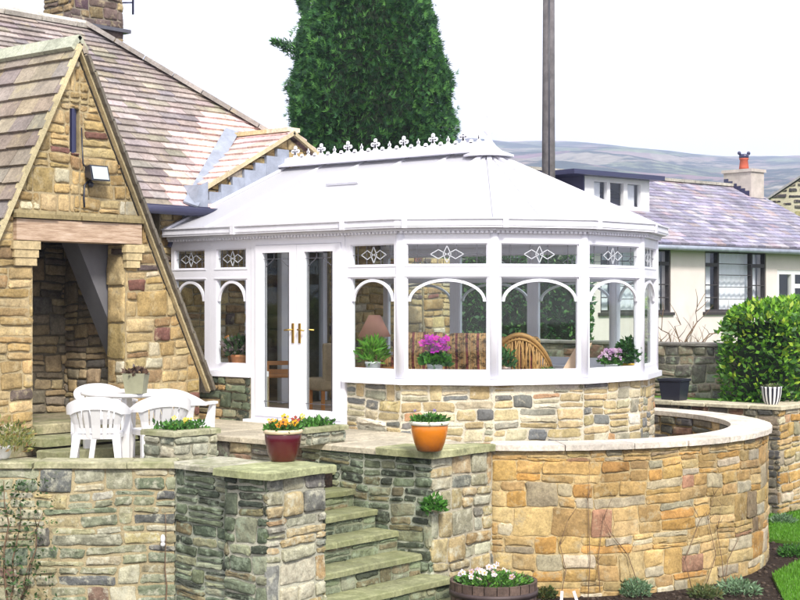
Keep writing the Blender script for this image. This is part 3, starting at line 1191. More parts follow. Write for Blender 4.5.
m.box(UG - 0.03, UG + 0.012, SLIT[0] + 0.0, SLIT[0] + 0.035, SLIT[2] - 0.02, SLIT[3])
m.build('slit_window', M['blueblack'], porch)
# porch roof slopes
m = MB()
L_ = sqrt(1.93 ** 2 + (1.93 * TP) ** 2)
c63, s63 = 1 / sqrt(1 + TP * TP), TP / sqrt(1 + TP * TP)
PS = [((0.28, 0.235, 0.19), 4), ((0.32, 0.27, 0.205), 3), ((0.26, 0.225, 0.20), 2), ((0.33, 0.29, 0.21), 1)]
Ze = ZA - 1.93 * TP
# near (left) slope, climbs in +v
On = (UG + 0.10, VA - 1.93, Ze)
back = 3.4
slates(m, (UG - back, VA - 1.93, Ze), (1, 0, 0), (0, c63, s63), (0, -s63, c63), [(0, 0), (back + 0.10, 0), (back + 0.10, L_), (0, L_)], 0.215, (0.28, 0.5), 0.035, PS, 51)
# far (right) slope
slates(m, (UG + 0.10, VA + 1.90, ZA - 1.90 * TP), (-1, 0, 0), (0, -c63, s63), (0, s63, c63), [(0, 0), (back, 0), (back, L_ - 0.07), (0, L_ - 0.07)], 0.215, (0.28, 0.5), 0.035, PS, 52)
# soffit sheets
e = 0.05
m.add([(UG + 0.06, VA, ZA - e), (UG + 0.06, VA - 1.93, Ze - e), (UG - back, VA - 1.93, Ze - e), (UG - back, VA, ZA - e), (UG + 0.06, VA + 1.90, ZA - 1.90 * TP - e), (UG - back, VA + 1.90, ZA - 1.90 * TP - e)], [(0, 1, 2, 3), (0, 3, 5, 4)], 0, (0.35, 0.32, 0.28))
pr = m.build('porch_roof', M['slate'], house)
m = MB()
# ridge tiles of the porch and mortared verges
rn = random.Random(14)
x = UG + 0.07
while x > UG - 2.35:
    k = rn.uniform(0.9, 1.1)
    for sgn in (-1, 1):
        m.bar((x, VA + sgn * 0.045, ZA + 0.015), (x - 0.5, VA + sgn * 0.045, ZA + 0.015), 0.05, 0.18, up=(0, -0.75 * sgn, 1), col=(0.40 * k, 0.42 * k, 0.33 * k))
    x -= 0.51
m.build('porch_ridge', M['slate'], pr)
m = MB()
m.bar((UG + 0.080, VA - 0.01, ZA - 0.015), (UG + 0.080, VA - 1.93, Ze - 0.015), 0.05, 0.055, up=(0, -s63, c63), col=(0.58, 0.50, 0.30))
m.bar((UG + 0.052, VA + 0.01, ZA - 0.04), (UG + 0.052, VA + 1.89, ZA - 1.89 * TP - 0.04), 0.06, 0.05, up=(0, s63, c63), col=(0.55, 0.46, 0.28))
m.build('verge_mortar', M['mortar'], pr)
m = MB()
K = 22
for i in range(K):
    t0, t1 = i / K, (i + 0.93) / K
    j_ = rn.uniform(0, 0.012)
    p = (UG + 0.125, VA + 0.06 + 1.84 * t0, ZA - 0.02 - (0.06 + 1.84 * t0) * TP + j_ + 0.02)
    q = (UG + 0.125, VA + 0.06 + 1.84 * t1, ZA - 0.02 - (0.06 + 1.84 * t1) * TP + j_)
    m.bar(p, q, 0.05, 0.035, up=(0, s63, c63), col=(0.17, 0.15, 0.12))
m.build('verge_slates', M['slate'], pr)
# inside the porch
m = MB()
bf = plane_fn((-4.35, -3.3), (0, 1), (1, 0))
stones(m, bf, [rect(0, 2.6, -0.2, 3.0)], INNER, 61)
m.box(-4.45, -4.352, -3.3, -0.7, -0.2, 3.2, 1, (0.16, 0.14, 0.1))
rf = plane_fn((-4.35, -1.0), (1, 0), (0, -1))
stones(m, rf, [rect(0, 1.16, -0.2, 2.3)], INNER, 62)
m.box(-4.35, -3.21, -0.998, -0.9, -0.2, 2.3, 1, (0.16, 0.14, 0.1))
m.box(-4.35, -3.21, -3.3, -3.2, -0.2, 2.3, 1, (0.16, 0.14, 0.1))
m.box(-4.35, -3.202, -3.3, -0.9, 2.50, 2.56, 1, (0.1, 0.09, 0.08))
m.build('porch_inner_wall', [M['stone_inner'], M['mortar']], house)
m = MB()
sa, sb = (-1.62, 2.49), (-1.02, 1.0)
m.add([(-3.22, -1.95, 2.49), (-3.22, -1.06, 0.72), (-3.50, -1.06, 0.72), (-3.50, -1.95, 2.49), (-3.22, -1.01, 2.49), (-3.50, -1.01, 2.49)], [(0, 1, 2, 3), (0, 4, 1), (3, 2, 5)], 0)
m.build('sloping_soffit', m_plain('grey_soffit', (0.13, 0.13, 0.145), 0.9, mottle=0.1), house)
# porch floor and steps
m = MB()
m.box(-4.34, UG + 0.02, OP[0] - 0.6, OP[1] + 0.3, -0.27, PZ - 0.002, 0, (0.3, 0.26, 0.18))
slab(m, [(UG - 0.28, OP[0] + 0.01), (UG + 0.06, OP[0] + 0.01), (UG + 0.06, OP[1] - 0.01), (UG - 0.28, OP[1] - 0.01)], -0.05, PZ + 0.02, 3, col=(0.42, 0.38, 0.24))
slab(m, [(UG + 0.07, OP[0] - 0.15), (UG + 0.40, OP[0] - 0.15), (UG + 0.40, OP[1] + 0.1), (UG + 0.07, OP[1] + 0.1)], -0.15, -0.06, 4, col=(0.30, 0.30, 0.18))
slab(m, [(UG + 0.41, OP[0] - 0.25), (UG + 0.75, OP[0] - 0.25), (UG + 0.75, OP[1] + 0.15), (UG + 0.41, OP[1] + 0.15)], -0.275, -0.17, 5, col=(0.28, 0.28, 0.17))
m.build('door_step', M['coping_moss'], house)

# ================================================================== the conservatory
CP = [(-3.62, 0.0), (0.0, 0.0), (0.848, 0.532), (1.40, 1.414), (1.457, 2.50), (1.10, 3.42), (0.20, 4.0), (-3.62, 4.0)]
con = empty('conservatory', (-1.0, 2.0, 0.0), 'white conservatory with arched windows and double doors on a low stone wall', 'conservatory')
ZS, ZH = 0.53, 2.06
# dwarf wall
m = MB()
D0, D1 = -2.22, -0.77


def dwarf(A, B, pal, seed, mat, z0=-0.74):
    f, L = seg_fn(A, B)
    stones(m, f, [rect(-0.0, L, z0, 0.468)], pal, seed, H=(0.15, 0.24), Wd=(0.14, 0.42), proud=(0.0, 0.018), mat=mat)


cw = offs(CP, -0.03)
dwarf((-3.62, -0.03 + 0.0), (D0, -0.03 + 0.0), MOSS_SHADE + [((0.35, 0.24, 0.12), 5)], 71, 2, -0.28)
dwarf((D1, 0.03), (cw[1][0], 0.03), PALE, 72, 0, -0.06)
for i in range(1, 7):
    dwarf(cw[i], cw[i + 1], PALE, 80 + i, 0)
strip(m, [(-3.62, 0), (D0, 0)], -0.28, -0.0, -0.9, 0.469, 1, (0.40, 0.36, 0.26))
strip(m, [(D1, 0)] + CP[1:], -0.30, -0.032, -0.9, 0.469, 1, (0.62, 0.57, 0.45))
m.build('dwarf_wall', [M['stone_pale'], M['mortar'], M['stone']], con)
m = MB()
m.prism(offs([(D1, 0)] + CP[1:], -0.31) + [(-3.62, 0.1)], -0.1, 0.0)
m.build('floor', M['beam'], con)
# sills
m = MB()
strip(m, [(-3.62, 0), (D0, 0)], -0.28, 0.055, 0.470, 0.53, 0)
strip(m, [(D1, 0)] + CP[1:], -0.30, 0.055, 0.470, 0.53, 0)
m.build('sill', M['upvc'], con)
# eaves beam, gutter, dentils
m = MB()
strip(m, CP, -0.085, 0.012, ZH, 2.115)
m.build('eaves_beam', M['upvc'], con)
m = MB()
strip(m, CP, 0.014, 0.055, 2.085, 2.115)
strip(m, CP, 0.014, 0.125, 2.116, 2.20, zi0=2.116, zi1=2.20)
strip(m, CP, 0.09, 0.14, 2.201, 2.215)
strip(m, CP, 0.09, 0.132, 2.135, 2.150)
for i in range(7):
    f, L = seg_fn(CP[i], CP[i + 1])
    for s in (L * 0.33, L * 0.8) if i in (0, 6) else (0.04,):
        fbox(m, f, s, s + 0.06, 2.112, 2.218, 0.10, 0.15)
m.build('gutter', M['upvc_dirty'], con)
m = MB()
for i in range(0, 5):
    f, L = seg_fn(CP[i], CP[i + 1])
    k = int(L / 0.05)
    path = []
    for j in range(k):
        path += [((j + 0.2) * L / k, 0.020), ((j + 0.2) * L / k, 0.048), ((j + 0.75) * L / k, 0.048), ((j + 0.75) * L / k, 0.020)]
    vs = []
    for (s, t) in path:
        vs += [f(s, 2.060, t), f(s, 2.084, t), f(s, 2.084, 0.0125), f(s, 2.060, 0.0125)]
    m.add(vs, [(4 * q + e, 4 * q + 4 + e, 4 * q + 4 + (e + 1) % 4, 4 * q + (e + 1) % 4) for q in range(len(path) - 1) for e in range(4)])
m.build('dentil_trim', M['upvc'], con)

# windows
def lead_top(mb, fn, s0, s1, z0, z1):
    w, h = s1 - s0, z1 - z0
    sm, zm = (s0 + s1) / 2, (z0 + z1) / 2
    b = 0.0035
    def ln(a, z_a, c, z_c, wd=0.007, mat=0, th=0.006, t=-0.030):
        p, q = fn(a, z_a, t), fn(c, z_c, t)
        nn = vsub(fn(0, 0, 1), fn(0, 0, 0))
        mb.bar(p, q, th, wd, up=vcross(nn, vnorm(vsub(q, p))), mat=mat)
    k = min(0.10, w * 0.2)
    ln(s0, zm, sm - 2 * k * 0.9, zm)
    ln(sm + 2 * k * 0.9, zm, s1, zm)
    for a in (sm - k * 1.0, sm + k * 1.0):
        ln(a, z0, a, z1)
    for c, kx, kz in ((sm - k * 0.9, k * 0.85, h * 0.24), (sm + k * 0.9, k * 0.85, h * 0.24), (sm, k * 0.42, h * 0.44)):
        for (x1, y1, x2, y2) in ((-1, 0, 0, 1), (0, 1, 1, 0), (1, 0, 0, -1), (0, -1, -1, 0)):
            ln(c + x1 * kx, zm + y1 * kz, c + x2 * kx, zm + y2 * kz, 0.009, 1, 0.006, -0.028)
    for a in (s0 + w * 0.12, s1 - w * 0.12):
        ln(a, z0, a, z1, 0.005)


def window(A, B, z0=ZS, arch=True, ml=0.075, mr=0.075, label=None):
    f, L = seg_fn(A, B)
    a, b = ml, L - mr
    m = MB()
    T0, T1 = -0.07, 0.0
    fbox(m, f, 0, a, z0 + 0.002, ZH, T0, T1)
    fbox(m, f, b, L, z0 + 0.002, ZH, T0, T1)
    fbox(m, f, a, b, z0 + 0.002, z0 + 0.088, T0, T1)
    fbox(m, f, a, b, 1.60, 1.728, T0, T1)
    fbox(m, f, a, b, 1.955, ZH, T0, T1)
    # stepped glazing beads
    for (za, zb) in ((z0 + 0.088, 1.60), (1.728, 1.955)):
        fbox(m, f, a, a + 0.012, za, zb, T0 + 0.01, -0.018)
        fbox(m, f, b - 0.012, b, za, zb, T0 + 0.01, -0.018)
        fbox(m, f, a + 0.012, b - 0.012, za, za + 0.012, T0 + 0.01, -0.018)
        fbox(m, f, a + 0.012, b - 0.012, zb - 0.012, zb, T0 + 0.01, -0.018)
    # raised transom edges
    fbox(m, f, a - 0.03, b + 0.03, 1.606, 1.618, 0.0, 0.008)
    fbox(m, f, a - 0.03, b + 0.03, 1.712, 1.722, 0.0, 0.006)
    w = m.build('window', M['upvc'], con)
    m = MB()
    fbox(m, f, a + 0.003, b - 0.003, z0 + 0.09, 1.598, -0.050, -0.034)
    m.build('pane', M['glass'], w)
    m = MB()
    fbox(m, f, a + 0.003, b - 0.003, 1.730, 1.953, -0.050, -0.034)
    m.build('pane', M['glass'], w)
    if arch:
        m = MB()
        K = 20
        c, rx = (a + b) / 2, (b - a) / 2 - 0.014
        prev = None
        vs = []
        for i in range(K + 1):
            t = pi * i / K
            for r in (0.0, 0.030):
                for d in (-0.032, -0.006):
                    vs.append(f(c - (rx - r) * cos(t), 1.345 + (0.240 - r) * sin(t), d))
        fs = []
        for i in range(K):
            o_, q_ = 4 * i, 4 * i + 4
            for (k1, k2) in ((0, 1), (1, 3), (3, 2), (2, 0)):
                fs.append((o_ + k1, o_ + k2, q_ + k2, q_ + k1))
        m.add(vs, fs)
        m.build('arch_bar', M['upvc'], w)
    m = MB()
    lead_top(m, f, a + 0.012, b - 0.012, 1.742, 1.943)
    m.build('leading', [M['lead'], M['bevel']], w)
    return w


window((-3.60, 0), (-2.91, 0), ml=0.06, mr=0.10)
window((-2.908, 0), (D0 - 0.002, 0), ml=0.10, mr=0.09)
window((D1 + 0.002, 0), (0.0, 0))
for i in range(1, 6):
    window(CP[i], CP[i + 1])
xs = [0.2, -1.05, -2.33, -3.60]
for i in range(3):
    window((xs[i] - 0.001, 4.0), (xs[i + 1] + 0.001, 4.0))
# corner posts
for i in range(1, 7):
    m = MB()
    q = offs(CP, -0.045)[i]
    m.lathe([(0.062, ZS + 0.003), (0.062, ZH - 0.001)], (q[0], q[1], 0), 12)
    m.build('corner_post', M['upvc'], con)

# doors
f, L = seg_fn((D0, 0), (D1, 0))
m = MB()
fbox(m, f, 0.0, 0.075, -0.025, ZH, -0.07, 0.006)
fbox(m, f, L - 0.05, L, -0.025, ZH, -0.07, 0.006)
fbox(m, f, 0.075, L - 0.05, 1.985, ZH, -0.07, 0.006)
fbox(m, f, 0.075, L - 0.05, -0.025, 0.035, -0.07, 0.006)
fbox(m, f, -0.04, L + 0.0, -0.03, 0.0, 0.007, 0.10)
m.build('door_frame', M['upvc'], con)
mid = (0.075 + L - 0.05) / 2
for (a, b, sg) in ((0.079, mid - 0.002, 1), (mid + 0.002, L - 0.054, -1)):
    m = MB()
    zl0, zl1 = 0.039, 1.981
    ga, gb, gz0, gz1 = a + 0.115, b - 0.115, 0.14, 1.895
    fbox(m, f, a, ga, zl0, zl1, -0.055, 0.020)
    fbox(m, f, gb, b, zl0, zl1, -0.055, 0.020)
    fbox(m, f, ga, gb, zl0, gz0, -0.055, 0.020)
    fbox(m, f, ga, gb, gz1, zl1, -0.055, 0.020)
    d = m.build('door', M['upvc'], con)
    m = MB()
    fbox(m, f, ga + 0.002, gb - 0.002, gz0 + 0.002, gz1 - 0.002, -0.026, -0.012)
    m.build('pane', M['glass'], d)
    m = MB()
    nn = (0, -1, 0)
    def ln(s1_, z1_, s2_, z2_):
        p, q = f(s1_, z1_, -0.006), f(s2_, z2_, -0.006)
        m.bar(p, q, 0.006, 0.007, up=vcross(nn, vnorm(vsub(q, p))))
    i_ = 0.035
    ln(ga + i_, gz0, ga + i_, gz1)
    ln(gb - i_, gz0, gb - i_, gz1)
    ln(ga, gz1 - 0.07, gb, gz1 - 0.07)
    ln(ga, gz0 + 0.07, gb, gz0 + 0.07)
    c0 = (ga + gb) / 2
    ln(c0 - 0.05, gz1, c0 - 0.05, gz1 - 0.07)
    ln(c0 + 0.05, gz1 - 0.07, gb - i_, gz1 - 0.16)
    ln(c0 - 0.05, gz1 - 0.07, ga + i_, gz1 - 0.16)
    m.build('leading', M['lead'], d)
    m = MB()
    hs = (b - 0.05) if sg > 0 else (a + 0.05)
    fbox(m, f, hs - 0.015, hs + 0.015, 0.88, 1.10, 0.020, 0.032)
    m.tube([f(hs, 1.03, 0.03), f(hs, 1.03, 0.065)], 0.009, 8)
    m.tube([f(hs, 1.03, 0.065), f(hs - sg * 0.10, 1.022, 0.062)], 0.009, 8)
    m.build('handle', M['brass'], d)
    m = MB()
    fbox(m, f, hs - 0.015, hs + 0.015, 0.88, 1.10, -0.067, -0.056)
    m.tube([f(hs, 1.03, -0.06), f(hs, 1.03, -0.10), f(hs - sg * 0.10, 1.022, -0.10)], 0.009, 8)
    m.build('handle', M['brass'], d)

# roof
EV = offs(CP, 0.10)
ZE, ZR = 2.19, 3.09
F = (-0.32, 2.0)
Lr0 = (-3.62, 2.0)
m = MB()
def roofs(dz):
    v = [(p[0], p[1], ZE + dz) for p in EV] + [(F[0], F[1], ZR + dz), (Lr0[0], Lr0[1], ZR + dz)]
    return v


vt, vb_ = roofs(0), roofs(-0.028)
n = len(vt)
top = [(0, 1, 8, 9)] + [(i, i + 1, 8) for i in range(1, 6)] + [(6, 7, 9, 8)]
fs = list(top) + [tuple(i + n for i in reversed(t)) for t in top]
for i in range(7):
    fs.append((i + 1, i, i + n, i + 1 + n))
fs.append((0, 9, 9 + n, n))
fs.append((9, 7, 7 + n, 9 + n))
m.add(vt + vb_, fs)
rf_ = m.build('roof', M['roof_panel'], con)
m = MB()
for i in range(1, 7):
    m.bar((EV[i][0], EV[i][1], ZE + 0.012), (F[0], F[1], ZR + 0.012), 0.055, 0.03)
    if 1 <= i <= 5:
        a, b = EV[i], EV[i + 1]
        mp_ = ((a[0] + b[0]) / 2, (a[1] + b[1]) / 2)
        q = (F[0] + (mp_[0] - F[0]) * 0.06, F[1] + (mp_[1] - F[1]) * 0.06, ZR - (ZR - ZE) * 0.06)
        m.bar((mp_[0], mp_[1], ZE + 0.006), (q[0], q[1], q[2] + 0.006), 0.035, 0.016)
for k in range(1, 5):
    u = -3.62 + k * 0.69
    for (va_, sg) in ((EV[0][1], 1), (EV[7][1], -1)):
        m.bar((u, va_, ZE + 0.006), (u, 2.0, ZR + 0.006), 0.035, 0.016)
m.bar((-3.60, EV[0][1], ZE + 0.02), (-3.60, 2.0, ZR + 0.02), 0.06, 0.03)
m.build('glazing_bars', M['upvc_dirty'], rf_)
m = MB()
for sgn in (-1, 1):
    m.bar((-3.62, 2.0 + sgn * 0.09, ZR + 0.035), (F[0] + 0.05, 2.0 + sgn * 0.09, ZR + 0.035), 0.18, 0.018, up=(0, sgn * 0.42, 1))
m.bar((-3.62, 2.0, ZR + 0.085), (F[0] + 0.04, 2.0, ZR + 0.085), 0.09, 0.06)
m.lathe([(0.30, -0.01), (0.30, 0.012), (0.16, 0.06), (0.09, 0.12), (0.06, 0.16)], (F[0], F[1], ZR - 0.05), 14, smooth=False)
m.build('ridge_cap', M['upvc'], rf_)
m = MB()
# cresting: alternate tall fleurs and short spikes in a thin flat casting
t_ = 0.014
yb = ZR + 0.115
def flat(pts, v0=2.0 - 0.007):
    nn_ = len(pts)
    vs = [(p[0], v0, p[1]) for p in pts] + [(p[0], v0 + t_, p[1]) for p in pts]
    fs = [tuple(range(nn_)), tuple(range(2 * nn_ - 1, nn_ - 1, -1))] + [((i + 1) % nn_, i, nn_ + i, nn_ + (i + 1) % nn_) for i in range(nn_)]
    m.add(vs, fs)


def disc(cx, cz, r, kx=1.0):
    flat([(cx + r * kx * cos(2 * pi * i / 12), cz + r * sin(2 * pi * i / 12)) for i in range(12)])


u = -3.45
tall = True
flat([(-3.60, yb), (F[0] - 0.02, yb), (F[0] - 0.02, yb + 0.018), (-3.60, yb + 0.018)])
while u < F[0] - 0.1:
    if tall:
        flat([(u - 0.045, yb + 0.018), (u + 0.045, yb + 0.018), (u + 0.012, yb + 0.06), (u + 0.012, yb + 0.12), (u - 0.012, yb + 0.12), (u - 0.012, yb + 0.06)])
        disc(u - 0.045, yb + 0.090, 0.026)
        disc(u + 0.045, yb + 0.090, 0.026)
        disc(u, yb + 0.135, 0.030, 0.85)
        disc(u, yb + 0.060, 0.020)
        flat([(u - 0.05, yb + 0.080), (u + 0.05, yb + 0.080), (u + 0.05, yb + 0.094), (u - 0.05, yb + 0.094)])
    else:
        flat([(u - 0.035, yb + 0.018), (u + 0.035, yb + 0.018), (u + 0.010, yb + 0.05), (u, yb + 0.115), (u - 0.010, yb + 0.05)])
        disc(u, yb + 0.070, 0.022)
    disc(u + 0.115, yb + 0.026, 0.028)
    tall = not tall
    u += 0.23
m.build('cresting', M['upvc'], rf_)
m = MB()
m.lathe([(0.05, 0.0), (0.05, 0.03), (0.025, 0.05), (0.02, 0.10), (0.05, 0.13), (0.05, 0.15), (0.018, 0.18), (0.012, 0.30), (0.028, 0.32), (0.012, 0.34), (0.004, 0.46)], (F[0], F[1], ZR + 0.10), 12)
m.build('finial', M['upvc'], rf_)
m = MB()
p0, p1 = (-2.05, 1.15), (-1.62, 1.15)
zz = ZE + (ZR - ZE) * (1.15 + 0.10) / 2.10
m.bar((p0[0] - 0.06, 1.16, zz + 0.03), (p1[0] + 0.02, 1.16, zz + 0.03), 0.06, 0.03, up=(0, -0.43, 1))
m.build('roof_vent', M['upvc_dirty'], rf_)

# ================================================================== garden walls
GZ = -1.52


def face(mb, A, B, z0, z1, pal, seed, mat=0, over=0.02, H=(0.15, 0.27), Wd=(0.14, 0.42), proud=(0.004, 0.03), tone=None):
    """stone facing from plan point A to B, outside on the right-hand side of the walk"""
    f, L = seg_fn(A, B)
    stones(mb, f, [rect(-over, L + over, z0, z1)], pal, seed, H=H, Wd=Wd, proud=proud, mat=mat, tone=tone)


def coping_run(mb, A, B, w_out, w_in, z0, z1, seed, col, lens=(0.5, 0.95), jit=0.012, mat=0):
    f, L = seg_fn(A, B)
    rn = random.Random(seed)
    s = 0
    while s < L - 0.02:
        w = rn.uniform(*lens)
        if L - s - w < 0.3:
            w = L - s
        k = rn.uniform(0.82, 1.15)
        o1, o2 = rn.uniform(-0.012, 0.012), rn.uniform(-0.012, 0.012)
        P = [f(s + 0.006, 0, w_out + o1), f(s + w - 0.006, 0, w_out + o2), f(s + w - 0.006, 0, -w_in), f(s + 0.006, 0, -w_in)]
        pl = [(p[0], p[1]) for p in P]
        if area(pl) < 0:
            pl = pl[::-1]
        slab(mb, pl, z0, z1 + rn.uniform(-0.004, 0.004), rn.random(), mat, tuple(c * k for c in col), jit)
        s += w


# left wall: square on to the camera, ochre joints, green with algae low down
wl = empty('garden_wall', (LW[0][0], LW[0][1], -1.5), 'long weathered stone retaining wall with thin mossy coping below the white plastic chairs', 'wall')
m = MB()
A, B = LW[1], (LW[0][0], LW[0][1])
face(m, A, B, GZ, -0.085, MIXED, 101, over=0.0, H=(0.13, 0.24), Wd=(0.2, 0.55), proud=(0.002, 0.02))
f, L = seg_fn(A, B)
fbox(m, f, 0, L - 0.02, GZ, -0.086, -0.33, 0.001, 1, (0.42, 0.35, 0.21))
m.build('stonework', [M['stone_weathered'], M['mortar']], wl)
m = MB()
coping_run(m, A, (B[0] - 0.01, B[1] - 0.01), 0.045, 0.33, -0.085, -0.03, 7, (0.42, 0.40, 0.26))
m.build('coping', M['coping_moss'], wl)

# short dark wall and its pillar beside the steps
wm = empty('stair_wall', (0.75, -3.2, -1.5), 'dark mossy garden wall with square end pillar, left of the stone steps, under the maroon pot', 'wall')
m = MB()
face(m, (0.385, -3.45), (1.10, -3.45), GZ, -0.085, MOSS_SHADE, 103, over=0.0, H=(0.12, 0.2), Wd=(0.16, 0.34))
m.box(0.30, 1.10, -3.448, -2.90, GZ, -0.086, 1, (0.40, 0.42, 0.33))
face(m, (0.30, -2.90), (1.10, -2.90), GZ, -0.085, MOSS_SHADE, 104, over=0.0)
PL = [(1.09, -3.53), (1.57, -3.53), (1.57, -2.85), (1.09, -2.85)]
face(m, PL[0], PL[1], GZ, -0.085, MOSS_SHADE, 105, over=0.012, H=(0.14, 0.24), Wd=(0.12, 0.26))
face(m, PL[1], PL[2], GZ, -0.085, LITMOSS, 117, mat=2, over=0.012, H=(0.14, 0.36), Wd=(0.22, 0.5))
face(m, PL[3], PL[0], GZ, -0.085, MOSS_SHADE, 107, over=0.012)
face(m, PL[2], PL[3], GZ, -0.085, MOSS_SHADE, 108, over=0.012)
m.box(1.092, 1.568, -3.528, -2.852, GZ, -0.086, 1, (0.44, 0.43, 0.34))
m.build('stonework', [M['stone_moss'], M['mortar'], M['stone_weathered']], wm)
m = MB()
slab(m, [(0.32, -3.49), (1.04, -3.50), (1.04, -2.86), (0.32, -2.86)], -0.085, -0.035, 3, col=(0.50, 0.48, 0.38), jit=0.014)
slab(m, [(1.03, -3.60), (1.34, -3.62), (1.66, -3.60), (1.64, -2.80), (1.30, -2.77), (1.03, -2.80)], -0.085, -0.02, 4, col=(0.38, 0.40, 0.22), jit=0.018)
m.build('coping', M['coping_moss'], wm)

# right pillar and the wall that climbs with the steps
wp = empty('stair_wall', (1.2, -1.1, -1.5), 'mossy stone wall with corner pillar right of the steps, under the orange pot', 'wall')
m = MB()
face(m, (-0.05, -1.42), (1.57, -1.42), GZ, -0.085, MOSS_SHADE, 109, over=0.012, H=(0.12, 0.24), Wd=(0.14, 0.4))
face(m, (1.57, -1.42), (1.57, -0.50), GZ, -0.085, LITMOSS, 110, mat=2, over=0.012, H=(0.13, 0.24), Wd=(0.16, 0.4))
m.box(0.12, 1.568, -1.418, -1.37, GZ, -0.086, 1, (0.46, 0.48, 0.38))
m.prism([(1.21, -1.37), (1.568, -1.37), (1.568, -0.48), (1.515, -0.60)], GZ, -0.087, 1, (0.46, 0.42, 0.32))
m.box(-0.05, 0.119, -1.418, -1.37, GZ, -0.31, 1, (0.46, 0.48, 0.38))
m.build('stonework', [M['stone_moss'], M['mortar'], M['stone_weathered']], wp)
m = MB()
slab(m, [(0.95, -1.50), (1.30, -1.51), (1.65, -1.49), (1.64, -1.0), (1.62, -0.52), (1.47, -0.60), (1.20, -1.02), (0.95, -1.06)], -0.084, -0.012, 6, col=(0.42, 0.42, 0.24), jit=0.016)
m.build('coping', M['coping_moss'], wp)

# curved wall round the bay
RC = (0.0, 1.96)
RO, RI = 2.90, 2.53
wr = empty('curved_wall', (0, 1.96, -1.5), 'curved honey coloured stone retaining wall with pale smooth coping around the conservatory', 'wall')
m = MB()
A0, A1 = -57.5, 128


def arc_fn(R, a0, sgn):
    def fn(s, z, t):
        a = radians(a0) + sgn * s / R
        return (RC[0] + (R + sgn * t) * cos(a), RC[1] + (R + sgn * t) * sin(a), z)
    return fn


LA = radians(A1 - A0) * RO
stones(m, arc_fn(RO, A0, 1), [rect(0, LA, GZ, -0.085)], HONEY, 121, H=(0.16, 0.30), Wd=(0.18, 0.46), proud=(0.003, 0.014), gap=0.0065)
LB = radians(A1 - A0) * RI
stones(m, arc_fn(RI, A1, -1), [rect(0, LB, -0.8, -0.085)], DARKW + [((0.4, 0.3, 0.17), 2)], 122, mat=0, H=(0.16, 0.30))  # shade of the inner side put into a darker palette
o_ = ring_pts(RO - 0.002, A0, A1, 60)
i_ = ring_pts(RI + 0.002, A0, A1, 60)
vs, fs = [], []
for (p, q) in zip(o_, i_):
    vs += [(p[0], p[1], GZ), (p[0], p[1], -0.086), (q[0], q[1], -0.086), (q[0], q[1], GZ)]
for k in range(60):
    for j in range(4):
        fs.append((4 * k + j, 4 * k + 4 + j, 4 * k + 4 + (j + 1) % 4, 4 * k + (j + 1) % 4))
fs += [(0, 1, 2, 3), (243, 242, 241, 240)]
m.add(vs, fs, 1, (0.52, 0.40, 0.21))
m.build('stonework', [M['stone'], M['mortar']], wr)
m = MB()
rn = random.Random(33)
a = A0 - 0.5
while a < A1:
    w = min(rn.uniform(11, 17), A1 - a)
    k = rn.uniform(0.94, 1.06)
    n = 7
    out = [(RC[0] + (RO + 0.05 + rn.uniform(-.010, .012)) * cos(radians(a + 0.1 + (w - 0.2) * i / n)), RC[1] + (RO + 0.05 + rn.uniform(-.008, .010)) * sin(radians(a + 0.1 + (w - 0.2) * i / n))) for i in range(n + 1)]
    inn = [(RC[0] + (RI - 0.03) * cos(radians(a + 0.1 + (w - 0.2) * i / n)), RC[1] + (RI - 0.03) * sin(radians(a + 0.1 + (w - 0.2) * i / n))) for i in range(n + 1)]
    mv = [(p[0], p[1], z) for z in (-0.084, -0.030) for p in out] + [(p[0], p[1], z) for z in (-0.084, -0.030) for p in inn]
    N1 = n + 1
    fs = []
    for i in range(n):
        fs += [(i, i + 1, N1 + i + 1, N1 + i), (N1 + i, N1 + i + 1, 3 * N1 + i + 1, 3 * N1 + i), (2 * N1 + i + 1, 2 * N1 + i, 3 * N1 + i, 3 * N1 + i + 1), (i + 1, i, 2 * N1 + i, 2 * N1 + i + 1)]
    fs += [(0, N1, 3 * N1, 2 * N1), (N1 - 1, 3 * N1 - 1, 4 * N1 - 1, 2 * N1 - 1)]
    m.add(mv, fs, 0, (0.66 * k, 0.60 * k, 0.52 * k))
    a += w
m.build('coping', M['coping'], wr)
m = MB()
m.prism(ring_pts(RI + 0.01, 0, 360, 48)[:-1], -1.49, -0.72)
structure('sunken_path', m, M['paving'])

